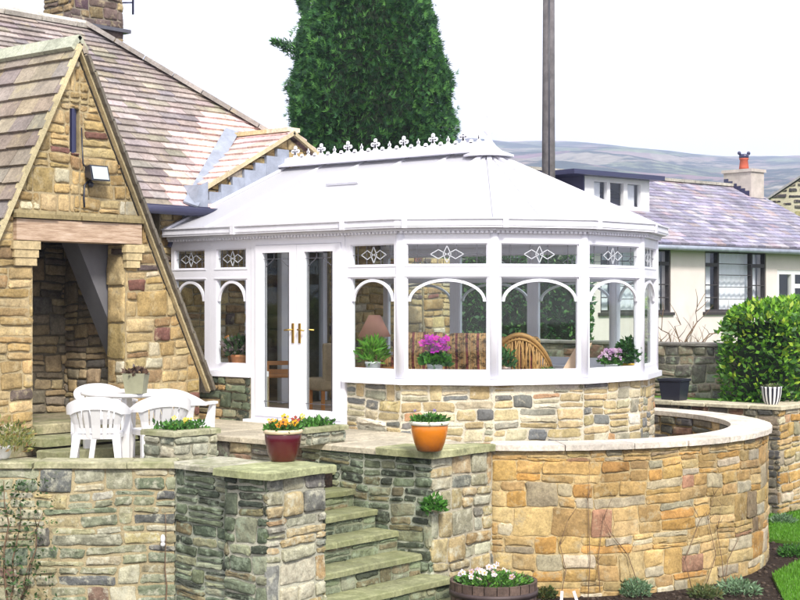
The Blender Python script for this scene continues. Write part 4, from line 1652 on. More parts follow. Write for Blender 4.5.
# steps
st = empty('stone_steps', (1.2, -2.1, -1.5), 'flight of mossy green stone steps between the two garden wall pillars', 'steps')
NOS = [(0.38, -0.262), (0.66, -0.43), (0.93, -0.60), (1.20, -0.775), (1.48, -0.96), (1.77, -1.15), (2.06, -1.335)]
for k, (u, z) in enumerate(NOS):
    m = MB()
    va_, vb2 = (-2.845, -1.445) if u < 1.6 else (-3.0, -1.36 + 0.05 * (k - 5))
    zb = NOS[k + 1][1] - 0.01 if k + 1 < len(NOS) else GZ
    rn = random.Random(200 + k)
    cuts = [va_, va_ + (vb2 - va_) * rn.uniform(0.35, 0.65), vb2]
    for j in range(2):
        kk_ = rn.uniform(0.85, 1.15)
        slab(m, [(u - 0.34, cuts[j] + 0.003), (u + 0.025, cuts[j] + 0.003), (u + 0.025, cuts[j + 1] - 0.003), (u - 0.34, cuts[j + 1] - 0.003)], z - 0.055, z, 300 + 3 * k + j, 0, (0.28 * kk_, 0.29 * kk_, 0.16 * kk_), jit=0.012)
    ff = plane_fn((u - 0.012, va_), (0, 1), (1, 0))
    stones(m, ff, [rect(0, vb2 - va_, zb, z - 0.056)], MOSS_SHADE + [((0.22, 0.26, 0.16), 4)], 400 + k, H=(0.1, 0.16), Wd=(0.16, 0.36), mat=1, proud=(0.0, 0.012))
    m.box(u - 0.33, u - 0.014, va_, vb2, GZ + 0.02, z - 0.057, 2, (0.25, 0.27, 0.18))
    m.build('step', [M['coping_moss'], M['stone_moss'], M['mortar']], st)

# wall on the right, returning away from the camera
wb = empty('corner_wall', (1.31, 6.19, -1.5), 'stone terrace wall with a square corner, behind the curved wall at far right', 'wall')
m = MB()
face(m, (-4.0, 6.19), (1.31, 6.19), GZ, -0.085, DARKW + [((0.4, 0.22, 0.15), 1.5)], 131, H=(0.14, 0.26))  # shade painted in: dark stones here, pale ones on the sunlit return
face(m, (1.31, 6.19), (1.31, 16.0), GZ, -0.085, PALE + HONEY, 132, mat=0, H=(0.14, 0.26))
m.box(-4.0, 1.308, 6.192, 6.55, GZ, -0.086, 1, (0.48, 0.42, 0.30))
m.box(0.95, 1.308, 6.55, 16.0, GZ, -0.086, 1, (0.55, 0.50, 0.38))
m.build('stonework', [M['stone'], M['mortar']], wb)
m = MB()
coping_run(m, (-4.0, 6.19), (0.90, 6.19), 0.05, 0.40, -0.085, -0.03, 17, (0.50, 0.46, 0.34))
coping_run(m, (1.31, 6.14), (1.31, 16.0), 0.05, 0.40, -0.085, -0.03, 18, (0.52, 0.47, 0.34))
m.build('coping', M['coping'], wb)

wd = empty('boundary_wall', (-1.5, 7.4, -0.06), 'dark rough stone boundary wall between the conservatory and the green hedge', 'wall')
m = MB()
face(m, (-6.5, 7.40), (0.36, 7.40), -0.08, 0.69, DARKW, 141, H=(0.15, 0.30), Wd=(0.2, 0.5), proud=(0.0, 0.035))
m.box(-6.5, 0.358, 7.402, 7.75, -0.08, 0.69, 1, (0.36, 0.34, 0.27))
face(m, (0.36, 7.40), (0.36, 7.75), -0.08, 0.69, DARKW, 142)
m.build('stonework', [M['stone_moss'], M['mortar']], wd)
m = MB()
coping_run(m, (-6.5, 7.40), (0.38, 7.40), 0.04, 0.38, 0.692, 0.735, 19, (0.20, 0.19, 0.17), jit=0.02)
m.build('coping', M['coping'], wd)
m = MB()
rn = random.Random(3)
y = 6.6
while y < 11:
    w = rn.uniform(0.2, 0.35)
    slab(m, [(1.62, y), (1.80, y), (1.80, y + w - 0.02), (1.62, y + w - 0.02)], -1.5, -1.43, rn.random(), col=(0.36, 0.18, 0.12))
    y += w
o = m.build('edging_stones', M['stone'])
tag(o, 'low row of reddish edging stones at the foot of the wall at far right', 'edging')

# ================================================================== bungalow
B0 = at(705, 300, 33.0)
BE = (0.1505, 0.9886)
BN = (0.9886, -0.1505)
bfn = plane_fn((B0[0], B0[1]), BE, BN)     # (s, z, t) t outwards
bg = empty('bungalow', (B0[0], B0[1], -0.06), 'cream rendered bungalow with purple slate roof beyond the hedge on the right', 'bungalow')
S0, S1 = -8.0, 5.6
WINS = [(-3.47, -1.19, 1.10, 2.46), (0.0, 2.28, 1.10, 2.46), (2.72, 4.3, 0.4, 2.06), (-7.2, -5.2, 1.10, 2.46)]
m = MB()
cuts = sorted(WINS)
s = S0
for (a, b, z0, z1) in cuts:
    fbox(m, bfn, s, a, -0.1, 2.58, -0.25, 0)
    fbox(m, bfn, a, b, -0.1, z0, -0.25, 0)
    fbox(m, bfn, a, b, z1, 2.58, -0.25, 0)
    s = b
fbox(m, bfn, s, S1 - 0.1, -0.1, 2.58, -0.25, 0)
fbox(m, bfn, S0, S0 + 0.25, -0.1, 2.58, -6.0, -0.25)
fbox(m, bfn, S1 - 0.35, S1 - 0.1, -0.1, 2.58, -6.0, -0.25)
m.add([bfn(S0, 2.58, -0.0), bfn(S0, 2.58, -6.0), bfn(S0, 4.2, -3.0), bfn(S1 - 0.1, 2.58, 0), bfn(S1 - 0.1, 2.58, -6.0), bfn(S1 - 0.1, 4.2, -3.0)], [(0, 1, 2), (3, 5, 4)])
fbox(m, bfn, S0, S1, -0.1, 2.5, -6.2, -6.0)
m.build('wall', M['cream'], bg)
m = MB()
fbox(m, bfn, S0 + 0.3, S1 - 0.4, -0.05, 2.5, -2.6, -2.5)
m.build('inner_wall', M['dark_timber'], bg)
for i, (a, b, z0, z1) in enumerate(WINS):
    m = MB()
    mt = M['dark_timber'] if i != 2 else M['white_paint']
    T0, T1 = -0.12, -0.02
    fw = 0.05 if i != 2 else 0.10
    fbox(m, bfn, a, a + fw, z0, z1, T0, T1)
    fbox(m, bfn, b - fw, b, z0, z1, T0, T1)
    fbox(m, bfn, a + fw, b - fw, z0, z0 + fw, T0, T1)
    fbox(m, bfn, a + fw, b - fw, z1 - fw, z1, T0, T1)
    w = b - a
    if i != 2:
        for x in (0.22, 0.77):
            fbox(m, bfn, a + w * x - 0.03, a + w * x + 0.03, z0 + fw, z1 - fw, T0, T1)
        for (x0, x1) in ((fw, w * 0.22 - 0.03), (w * 0.77 + 0.03, w - fw)):
            fbox(m, bfn, a + x0, a + x1, z1 - 0.36, z1 - 0.28, T0, T1)
            for zz_ in (0.30, 0.58):
                fbox(m, bfn, a + x0, a + x1, z0 + zz_, z0 + zz_ + 0.025, T0, T1)
        for zz_ in (0.27, 0.54, 0.81, 1.06):
            fbox(m, bfn, a + w * 0.22 + 0.03, a + w * 0.77 - 0.03, z0 + zz_, z0 + zz_ + 0.016, T0 + 0.05, T1)
    else:
        fbox(m, bfn, a + w * 0.42 - 0.07, a + w * 0.42 + 0.07, z0 + fw, z1 - fw, T0, T1)
        fbox(m, bfn, a + w * 0.42 + 0.07, b - fw, z1 - 0.42, z1 - 0.32, T0, T1)
    wo = m.build('window', mt, bg)
    m = MB()
    fbox(m, bfn, a + 0.02, b - 0.02, z0 + 0.02, z1 - 0.02, -0.08, -0.07)
    m.build('pane', M['glass_far'], wo)
    m = MB()
    fbox(m, bfn, a - 0.08, b + 0.08, z0 - 0.07, z0 - 0.001, -0.12, 0.05)
    m.build('sill', mt, wo)
    if i != 2:
        for (x0, x1, zt2) in ((0.02, 0.22, z1 - 0.03), (0.34, 0.98, z1 - 0.03)):
            m = MB()
            K = 26
            vs = []
            for k in range(K + 1):
                s_ = a + w * (x0 + (x1 - x0) * k / K)
                t_ = -0.24 + 0.025 * sin(k * 1.9)
                vs += [bfn(s_, z0 + 0.02, t_), bfn(s_, zt2, t_)]
            m.add(vs, [(2 * k, 2 * k + 2, 2 * k + 3, 2 * k + 1) for k in range(K)], smooth=True)
            m.build('curtain', M['curtain'], wo)
# roof
m = MB()
e0 = 0.32
run, rise = 3.0 + e0, 4.28 - 2.56
Ls = sqrt(run * run + rise * rise)
cb, sb_ = run / Ls, rise / Ls
Ob = bfn(S0 - 0.2, 2.56, e0)
slates(m, Ob, (BE[0], BE[1], 0), (-BN[0] * cb, -BN[1] * cb, sb_), (BN[0] * sb_, BN[1] * sb_, cb), [(0, 0), (S1 - S0 + 0.3, 0), (S1 - S0 + 0.3, Ls), (0, Ls)], 0.19, (0.22, 0.36), 0.014,
       [((0.27, 0.25, 0.33), 4), ((0.33, 0.31, 0.39), 4), ((0.22, 0.21, 0.28), 3), ((0.40, 0.37, 0.40), 1.5), ((0.36, 0.29, 0.32), 1)], 91)
p = [bfn(S0 - 0.2, 2.54, e0), bfn(S1 + 0.1, 2.54, e0), bfn(S1 + 0.1, 4.26, -3.0), bfn(S0 - 0.2, 4.26, -3.0), bfn(S0 - 0.2, 2.54, -6.32), bfn(S1 + 0.1, 2.54, -6.32)]
m.add(p, [(0, 1, 2, 3), (3, 2, 5, 4)], 0, (0.2, 0.19, 0.22))
br = m.build('roof', M['slate_far'], bg)
m = MB()
s = S0 - 0.2
rn = random.Random(1)
while s < S1:
    k = rn.uniform(0.85, 1.1)
    m.bar(bfn(s, 4.31, -3.0), bfn(s + 0.42, 4.31, -3.0), 0.26, 0.07, col=(0.44 * k, 0.42 * k, 0.36 * k))
    s += 0.43
m.build('ridge_tiles', M['slate_far'], br)
m = MB()
m.tube([bfn(S0 - 0.1, 2.47, e0 + 0.04), bfn(S1, 2.47, e0 + 0.04)], 0.055, 8)
gt = m.build('gutter', M['lead_sheet'], bg)
m = MB()
fbox(m, bfn, S0 - 0.1, S1, 2.42, 2.56, e0 - 0.10, e0 - 0.03)
m.build('fascia', M['dark_timber'], bg)
# dormer
m = MB()
dn = bfn
b0 = -1.15
fbox(m, dn, -2.66, -0.50, 3.22, 3.42, b0 - 0.1, b0)
fbox(m, dn, -2.66, -0.50, 3.92, 4.02, b0 - 0.1, b0)
for (x0, x1) in ((-2.66, -2.36), (-1.93, -1.83), (-1.38, -1.25), (-0.80, -0.50)):
    fbox(m, dn, x0, x1, 3.42, 3.92, b0 - 0.1, b0)
fbox(m, dn, -0.55, -0.50, 3.0, 4.02, -3.2, b0 - 0.1)
do = m.build('dormer', M['white_paint'], br)
m = MB()
fbox(m, dn, -2.36, -0.80, 3.42, 3.92, b0 - 0.07, b0 - 0.05)
m.build('pane', M['glass_far'], do)
for (x0, x1) in ((-2.30, -2.0), (-1.20, -0.85)):
    m = MB()
    fbox(m, dn, x0, x1, 3.40, 3.92, b0 - 0.16, b0 - 0.15)
    m.build('curtain', M['curtain'], do)
m = MB()
fbox(m, dn, -2.70, -2.661, 3.0, 4.02, -3.4, b0)
fbox(m, dn, -3.30, -0.30, 4.021, 4.12, -3.5, b0 + 0.28)
m.build('flat_roof', M['blueblack'], do)
# chimney
m = MB()
fbox(m, bfn, 5.0, 5.55, 3.4, 4.62, -3.2, -2.35)
fbox(m, bfn, 4.96, 5.59, 4.621, 4.70, -3.24, -2.31)
cn_ = m.build('chimney', m_plain('chimney_render', (0.46, 0.41, 0.37), 0.9, mottle=0.25, scale=4), br)
m = MB()
pc = bfn(5.25, 0, -2.75)
m.lathe([(0.13, 4.70), (0.12, 4.78), (0.10, 4.95), (0.12, 4.97), (0.12, 5.0)], (pc[0], pc[1], 0), 14)
m.build('chimney_pot', m_plain('red_clay', (0.42, 0.09, 0.05), 0.8, mottle=0.15), cn_)
m = MB()
m.lathe([(0.115, 5.0), (0.125, 5.03), (0.125, 5.10), (0.06, 5.11)], (pc[0], pc[1], 0), 12)
for k in (-1, 1):
    m.ball((pc[0] + 0.08 * k, pc[1] + 0.10 * k, 5.13), 0.05, 8)
m.build('pot_cowl', M['blueblack'], cn_)
m = MB()
fbox(m, bfn, 4.93, 5.57, 3.82, 3.95, -2.348, -2.30)
for k in range(6):
    b_ = -2.40 - 0.13 * k
    zc = 2.56 + (e0 - b_) * rise / run
    fbox(m, bfn, 4.985, 4.999, zc - 0.05, zc + 0.17, b_ - 0.13, b_)
m.build('flashing', M['blueblack'], cn_)

# bare shrub trained on the bungalow wall
def twigs(mb, base, tips, r0, rnd, wob=0.05, sub=2):
    for t in tips:
        n = 7
        pts = []
        for i in range(n + 1):
            k = i / n
            pts.append(tuple(base[j] + (t[j] - base[j]) * k + (rnd.uniform(-wob, wob) if 0 < i < n else 0) for j in range(3)))
        mb.tube(pts, [r0 * (1 - 0.75 * i / n) for i in range(n + 1)], 5)
        for _ in range(sub):
            i = rnd.randint(2, n - 1)
            p = pts[i]
            q = (p[0] + rnd.uniform(-1, 1) * wob * 4, p[1] + rnd.uniform(-1, 1) * wob * 4, p[2] + rnd.uniform(0.5, 1.5) * wob * 4)
            mb.tube([p, ((p[0] + q[0]) / 2 + wob * 0.3, (p[1] + q[1]) / 2, (p[2] + q[2]) / 2), q], [r0 * 0.4, r0 * 0.3, r0 * 0.15], 4)


m = MB()
rn = random.Random(12)
bb = bfn(-1.3, 0.0, 0.35)
twigs(m, bb, [bfn(-2.0, 1.1, 0.3), bfn(-1.4, 1.0, 0.3), bfn(0.2, 0.75, 0.3), bfn(0.5, 0.95, 0.3), bfn(-0.4, 1.5, 0.3), bfn(-0.8, 0.9, 0.3), bfn(-2.5, 0.6, 0.3)], 0.022, rn, 0.09, 4)
o = m.build('bare_shrub', M['stem'])
tag(o, 'leafless brown shrub spreading against the cream bungalow wall', 'shrub')

# far stone gable
gx = at(845, 300, 50)
_a = radians(40 - 24)
gfn_ = plane_fn((gx[0], gx[1]), (cos(_a), sin(_a)), (sin(_a), -cos(_a)))
cot = empty('stone_cottage', (gx[0], gx[1], -0.06), 'dark stone gable end with thick pale joints behind the bungalow chimney', 'cottage')
m = MB()
gpoly = [(-2.45, -0.1), (2.45, -0.1), (2.45, 4.8), (0, 6.35), (-2.45, 4.8)]
stones(m, gfn_, [gpoly], [((0.05, 0.045, 0.05), 4), ((0.10, 0.09, 0.08), 3), ((0.30, 0.26, 0.14), 2)], 151, gap=0.05, H=(0.3, 0.42), Wd=(0.35, 0.6), proud=(0.01, 0.03))
vs = [gfn_(p[0], p[1], 0) for p in gpoly] + [gfn_(p[0], p[1], -7) for p in gpoly]
m.add(vs, [(0, 1, 2, 3, 4), (9, 8, 7, 6, 5)] + [((i + 1) % 5, i, 5 + i, 5 + (i + 1) % 5) for i in range(5)], 1, (0.48, 0.44, 0.33))
m.build('wall', [M['stone'], M['mortar']], cot)
m = MB()
for sg in (-1, 1):
    a_, b_ = (sg * 2.65, 4.70), (0.0, 6.42)
    vs = [gfn_(a_[0], a_[1], 0.1), gfn_(b_[0], b_[1], 0.1), gfn_(b_[0], b_[1], -7.1), gfn_(a_[0], a_[1], -7.1)]
    vs += [(p[0], p[1], p[2] + 0.08) for p in vs]
    m.add(vs, [(3, 2, 1, 0), (4, 5, 6, 7), (0, 1, 5, 4), (1, 2, 6, 5), (2, 3, 7, 6), (3, 0, 4, 7)], 0, (0.30, 0.29, 0.30))
m.build('roof', M['slate_far'], cot)

# telegraph pole
pp = at(548.5, 300, 28)
m = MB()
m.tube([(pp[0], pp[1], -0.1), (pp[0], pp[1], 4.5), (pp[0] + 0.01, pp[1], 9.0)], [0.135, 0.12, 0.10], 14)
ppo = m.build('telegraph_pole', m_plain('weathered_pole', (0.12, 0.11, 0.115), 0.9, mottle=0.45, scale=5, bmp=0.6))
tag(ppo, 'tall dark wooden pole rising behind the conservatory roof', 'pole')
m = MB()
m.tube([(pp[0] + 0.075, pp[1] - 0.09, 0), (pp[0] + 0.065, pp[1] - 0.08, 9.0)], 0.02, 6)
m.build('cable_conduit', M['black'], ppo)

# ================================================================== trees and hedges
def shell_pts(rnd, n, fn):
    P, Nn = [], []
    for _ in range(n):
        p, q = fn(rnd)
        P.append(p)
        Nn.append(q)
    return P, Nn


tb = at(370, 300, 30)
tree = empty('conifer', (tb[0], tb[1], -0.06), 'tall dense dark green conifer rising behind the conservatory ridge', 'tree')
m = MB()
m.tube([(tb[0], tb[1], -0.1), (tb[0], tb[1], 5), (tb[0], tb[1], 11.2)], [0.26, 0.18, 0.02], 10)
m.build('trunk', M['bark'], tree)
PROF = [(0.4, 0.9), (1.2, 1.15), (2.5, 1.25), (3.8, 1.38), (4.5, 1.58), (5.1, 1.72), (5.8, 1.66), (6.6, 1.46), (7.4, 1.28), (8.5, 0.98), (9.8, 0.62), (10.8, 0.28), (11.6, 0.02)]


def prad(z):
    for (a, b) in zip(PROF, PROF[1:]):
        if a[0] <= z <= b[0]:
            return a[1] + (b[1] - a[1]) * (z - a[0]) / (b[0] - a[0])
    return 0.02


rn = random.Random(99)
lump = [(rn.uniform(0, 2 * pi), rn.uniform(0.6, 10), rn.uniform(-0.10, 0.22), rn.uniform(0.14, 0.42)) for _ in range(260)]


def lumpr(th, z):
    r = prad(z) * 0.93 - 0.04
    for (t, zz_, a, w) in lump:
        d = (th - t + pi) % (2 * pi) - pi
        q = (d * prad(z) / w) ** 2 + ((z - zz_) / w) ** 2
        if q < 6:
            r += a * math.exp(-q)
    return r


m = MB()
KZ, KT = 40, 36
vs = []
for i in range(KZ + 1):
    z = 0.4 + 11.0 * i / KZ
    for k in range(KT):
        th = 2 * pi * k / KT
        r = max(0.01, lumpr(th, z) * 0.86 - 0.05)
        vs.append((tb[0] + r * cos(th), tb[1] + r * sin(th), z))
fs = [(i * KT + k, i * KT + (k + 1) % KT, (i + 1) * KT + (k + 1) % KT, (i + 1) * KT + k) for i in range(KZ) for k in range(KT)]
m.add(vs, fs, 1, (1, 1, 1), True)  # opaque dark core added inside the crown to block light
CON = [((0.028, 0.10, 0.032), 4), ((0.05, 0.155, 0.040), 4), ((0.012, 0.045, 0.020), 4), ((0.09, 0.24, 0.05), 2.5)]
camdir = atan2(EYE[1] - tb[1], EYE[0] - tb[0])
cnt = 0
while cnt < 32000:
    z = rn.uniform(0.4, 11.3)
    if z < 3.6 and rn.random() < 0.7:
        continue
    th = rn.uniform(0, 2 * pi)
    if cos(th - camdir) < -0.35 and rn.random() < 0.6:
        continue
    if rn.random() > prad(z) / 1.7 + 0.1:
        continue
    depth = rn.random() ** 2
    r = lumpr(th, z) - depth * 0.28 + rn.gauss(0, 0.02) + (rn.uniform(0.03, 0.14) if rn.random() < 0.06 else 0)
    base = (tb[0] + r * cos(th), tb[1] + r * sin(th), z)
    up = 0.55 + rn.gauss(0, 0.3)
    d = vnorm((cos(th) + rn.gauss(0, 0.3), sin(th) + rn.gauss(0, 0.3), up))
    sdir = vnorm(vcross(d, (rn.gauss(0, 1), rn.gauss(0, 1), rn.gauss(0, 0.6))))
    L = rn.uniform(0.06, 0.16)
    c = pick(rn, CON)
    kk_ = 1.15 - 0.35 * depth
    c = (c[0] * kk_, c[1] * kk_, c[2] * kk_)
    for j in range(5):
        a = (-0.9, -0.45, 0, 0.45, 0.9)[j] + rn.uniform(-0.12, 0.12)
        dd = tuple(d[i] * cos(a) + sdir[i] * sin(a) for i in range(3))
        ss = vnorm(vcross(dd, vcross(d, sdir)))
        LL = L * rn.uniform(0.65, 1.05)
        w = LL * 0.085
        m.add([base, tuple(base[i] + dd[i] * LL * 0.45 + ss[i] * w for i in range(3)), tuple(base[i] + dd[i] * LL for i in range(3)), tuple(base[i] + dd[i] * LL * 0.45 - ss[i] * w for i in range(3))], [(0, 1, 2, 3)], 0, c)
    cnt += 1
# a stray branch on the left
sb0 = at(300, 52, 29.6)
for k in range(600):
    t = rn.random()
    tip = at(274, 42, 29.6)
    p = tuple(sb0[i] + (tip[i] - sb0[i]) * t + rn.gauss(0, 0.09 * (1.1 - t)) for i in range(3))
    leaf_cloud(m, [p], [(-0.5, -0.5, 0.6)], 0.11, CON, rn, 0, 0.25)
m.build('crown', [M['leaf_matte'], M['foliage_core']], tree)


def hedge(name, label, boxr, n, size, pal, seed, top_pal=None, aspect=0.5, cat='hedge', rot=None):
    x0, x1, y0, y1, z0, z1 = boxr
    rnd = random.Random(seed)
    cx, cy = (x0 + x1) / 2, (y0 + y1) / 2
    r = empty(name, (cx, cy, z0), label, cat)
    if rot:
        r.rotation_euler = (0, 0, rot)
    m = MB()
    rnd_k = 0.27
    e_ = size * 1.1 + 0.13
    m.box(x0 + e_ - cx, x1 - e_ - cx, y0 + e_ - cy, y1 - e_ - cy, 0, z1 - z0 - e_ * 1.3)  # solid dark box added inside the leaves to block light
    m.build('opaque_core', M['foliage_core'], r, local=True)
    m = MB()
    A = [(y1 - y0) * (z1 - z0), (x1 - x0) * (z1 - z0), (x1 - x0) * (y1 - y0)]
    lm = [(rnd.uniform(x0, x1), rnd.uniform(y0, y1), rnd.uniform(z0, z1), rnd.uniform(-0.14, 0.13), rnd.uniform(0.15, 0.4)) for _ in range(int(6 * sum(A)) + 10)]
    for _ in range(n):
        t = rnd.uniform(0, sum(A) * 2 - A[2])
        if t < 2 * A[0]:
            sd = 1 if t < A[0] else -1
            p = [x1 if sd > 0 else x0, rnd.uniform(y0, y1), rnd.uniform(z0, z1)]
            nn = (sd, 0, 0.35)
        elif t < 2 * A[0] + 2 * A[1]:
            sd = 1 if t < 2 * A[0] + A[1] else -1
            p = [rnd.uniform(x0, x1), y1 if sd > 0 else y0, rnd.uniform(z0, z1)]
            nn = (0, sd, 0.35)
        else:
            p = [rnd.uniform(x0, x1), rnd.uniform(y0, y1), z1]
            nn = (0, 0, 1)
        off = 0
        for (a, b, c, h, w) in lm:
            q = ((p[0] - a) ** 2 + (p[1] - b) ** 2 + (p[2] - c) ** 2) / (w * w)
            if q < 4:
                off += h * math.exp(-q)
        ex = max(0.0, min(p[0] - x0, x1 - p[0])) if nn[0] == 0 else 0
        ey = max(0.0, min(p[1] - y0, y1 - p[1])) if nn[1] == 0 else 0
        if nn[2] == 1:
            p[2] -= rnd_k * (math.exp(-ex / 0.16) + math.exp(-ey / 0.16))
        else:
            off -= rnd_k * math.exp(-(z1 - p[2]) / 0.16) + rnd_k * 0.6 * math.exp(-(ex + ey) / 0.16)
        dep = -abs(rnd.gauss(0, size * 0.8)) + rnd.random() * size * 0.3
        p = [p[i] + nn[i] * (off + dep) for i in range(3)]
        p = [p[0] - cx, p[1] - cy, p[2] - z0]
        pl = pal
        if top_pal and (rnd.random() < 0.25 + 0.5 * ((p[2]) / (z1 - z0)) and dep > -size * 0.7):
            pl = top_pal
        leaf_cloud(m, [p], [nn], size, pl, rnd, 0, aspect)
    m.build('leaves', M['leaf'], r, local=True)
    return r


GREEN = [((0.03, 0.10, 0.015), 3), ((0.06, 0.17, 0.02), 4), ((0.09, 0.22, 0.03), 3)]
YG = [((0.20, 0.42, 0.03), 3), ((0.36, 0.50, 0.05), 2.5), ((0.13, 0.30, 0.03), 3)]
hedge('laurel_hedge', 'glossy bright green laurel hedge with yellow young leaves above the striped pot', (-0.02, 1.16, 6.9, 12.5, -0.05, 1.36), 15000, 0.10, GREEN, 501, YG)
DG = [((0.045, 0.13, 0.045), 4), ((0.08, 0.20, 0.06), 3), ((0.025, 0.07, 0.025), 2), ((0.13, 0.27, 0.07), 1.5)]
h1 = at(446, 300, 25.5)
h2 = at(592, 300, 25.0)
hc = ((h1[0] + h2[0]) / 2, (h1[1] + h2[1]) / 2)
hl = sqrt((h1[0] - h2[0]) ** 2 + (h1[1] - h2[1]) ** 2)
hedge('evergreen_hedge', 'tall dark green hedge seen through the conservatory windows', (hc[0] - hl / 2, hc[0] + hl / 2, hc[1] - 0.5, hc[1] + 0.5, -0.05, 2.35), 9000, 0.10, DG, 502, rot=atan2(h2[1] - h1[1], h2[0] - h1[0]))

# ================================================================== terrace furniture
TZ = -0.28
PLT = M['plastic']


def make_chair():
    r = empty('garden_chair', (0, 0, 0), 'x', 'chair', 'white plastic chairs around the garden table')
    # seat
    m = MB()
    pts = [(-0.19, -0.19), (0.19, -0.19), (0.225, 0.0), (0.235, 0.21), (0.10, 0.235), (-0.10, 0.235), (-0.235, 0.21), (-0.225, 0.0)]
    n = len(pts)
    vs = [(x, y, 0.375) for x, y in pts] + [(x, y, 0.425) for x, y in pts] + [(x * 0.9, y * 0.9, 0.432) for x, y in pts] + [(x * 0.6, y * 0.6, 0.415) for x, y in pts]
    fs = [tuple(range(n - 1, -1, -1)), tuple(range(3 * n, 4 * n))]
    for lv in range(3):
        for k in range(n):
            fs.append((lv * n + k, lv * n + (k + 1) % n, (lv + 1) * n + (k + 1) % n, (lv + 1) * n + k))
    m.add(vs, fs)
    m.build('seat', PLT, r, local=True)
    # top band running from arm round the back to arm

    def band(k):                       # k -1..1
        a = abs(k)
        sgn = -1 if k < 0 else 1
        if a > 0.68:                   # arm, straight forward
            t = (a - 0.68) / 0.32
            x, y = 0.285, -0.04 + 0.28 * t
        else:
            th = (a / 0.68) * pi / 2
            x, y = 0.285 * sin(th) ** 0.85 if th > 0 else 0, -0.04 - 0.27 * cos(th) ** 0.75 if th < pi / 2 else -0.04
        if isinstance(x, complex):
            x = 0
        zt = 0.645 + 0.155 * max(0, cos(min(1, a / 0.72) * pi / 2)) ** 1.0
        return sgn * x, y, zt

    m = MB()
    K = 40
    vs = []
    for i in range(K + 1):
        k = -1 + 2 * i / K
        a = abs(k)
        x, y, zt = band(k)
        x2, y2, _ = band(min(1, k + 0.02))
        x1, y1, _ = band(max(-1, k - 0.02))
        d = vnorm((x2 - x1, y2 - y1, 0))
        nx_, ny_ = d[1], -d[0]         # outward
        b = min(1.0, max(0.0, (0.75 - a) / 0.35))
        w = 0.055 * (1 - b) + 0.016 * b
        h = 0.030 * (1 - b) + 0.125 * b
        lean = 0.02 * b
        for (q, zz_) in ((-w / 2, zt), (w / 2 + lean, zt - 0.004), (w / 2 + lean * 0.3, zt - h), (-w / 2 - lean * 0.5, zt - h)):
            vs.append((x + nx_ * q, y + ny_ * q, zz_))
    fs = []
    for i in range(K):
        for j in range(4):
            fs.append((4 * i + j, 4 * i + (j + 1) % 4, 4 * i + 4 + (j + 1) % 4, 4 * i + 4 + j))
    fs += [(3, 2, 1, 0), (4 * K, 4 * K + 1, 4 * K + 2, 4 * K + 3)]
    m.add(vs, fs, smooth=False)
    # back panel slats between seat and band
    slats = [(-0.50, -0.29), (-0.265, -0.20), (-0.165, -0.09), (-0.055, 0.055), (0.09, 0.165), (0.20, 0.265), (0.29, 0.50)]
    for (k0, k1) in slats:
        q = []
        for kx in (k0, (k0 + k1) / 2, k1):
            x, y, zt = band(kx)
            xb, yb_ = x * 0.80, -0.185 + (y + 0.31) * 0.35
            for (z, f_) in ((0.385, 0.0), (0.52, 0.38), (zt - 0.10, 1.0)):
                q.append((xb + (x - xb) * f_, yb_ + (y - yb_) * f_, z))
        front = q
        backp = [(p[0], p[1] - 0.012, p[2]) for p in q]
        fs = []
        for i in range(2):
            for j in range(2):
                a = i * 3 + j
                fs.append((a, a + 1, a + 4, a + 3))
                fs.append((9 + a, 9 + a + 3, 9 + a + 4, 9 + a + 1))
        for (a, b) in ((0, 1), (1, 2), (2, 5), (5, 8), (8, 7), (7, 6), (6, 3), (3, 0)):
            fs.append((b, a, 9 + a, 9 + b))
        m.add(front + backp, fs, smooth=False)
    x, y, _ = band(0.0)
    m.bar((-0.18, -0.20, 0.46), (0.18, -0.20, 0.46), 0.014, 0.05)
    m.build('backrest', PLT, r, local=True)
    for sx in (-1, 1):
        m = MB()
        m.add([(sx * 0.255 - 0.03, 0.165, 0.0), (sx * 0.255 + 0.03, 0.165, 0.0), (sx * 0.255 + 0.03, 0.215, 0.0), (sx * 0.255 - 0.03, 0.215, 0.0),
               (sx * 0.25 - 0.045, 0.12, 0.40), (sx * 0.25 + 0.035, 0.12, 0.40), (sx * 0.25 + 0.035, 0.215, 0.40), (sx * 0.25 - 0.045, 0.215, 0.40),
               (sx * 0.28 - 0.02, 0.15, 0.625), (sx * 0.28 + 0.02, 0.15, 0.625), (sx * 0.28 + 0.02, 0.215, 0.625), (sx * 0.28 - 0.02, 0.215, 0.625)],
              [(3, 2, 1, 0), (0, 1, 5, 4), (1, 2, 6, 5), (2, 3, 7, 6), (3, 0, 4, 7), (4, 5, 9, 8), (5, 6, 10, 9), (6, 7, 11, 10), (7, 4, 8, 11), (8, 9, 10, 11)])
        m.build('leg', PLT, r, local=True)
        m = MB()
        m.add([(sx * 0.24 - 0.025, -0.31, 0.0), (sx * 0.24 + 0.025, -0.31, 0.0), (sx * 0.24 + 0.025, -0.26, 0.0), (sx * 0.24 - 0.025, -0.26, 0.0),
               (sx * 0.19 - 0.04, -0.21, 0.42), (sx * 0.19 + 0.04, -0.21, 0.42), (sx * 0.19 + 0.04, -0.13, 0.42), (sx * 0.19 - 0.04, -0.13, 0.42)],
              [(3, 2, 1, 0), (4, 5, 6, 7), (0, 1, 5, 4), (1, 2, 6, 5), (2, 3, 7, 6), (3, 0, 4, 7)])
        m.build('leg', PLT, r, local=True)
    return r


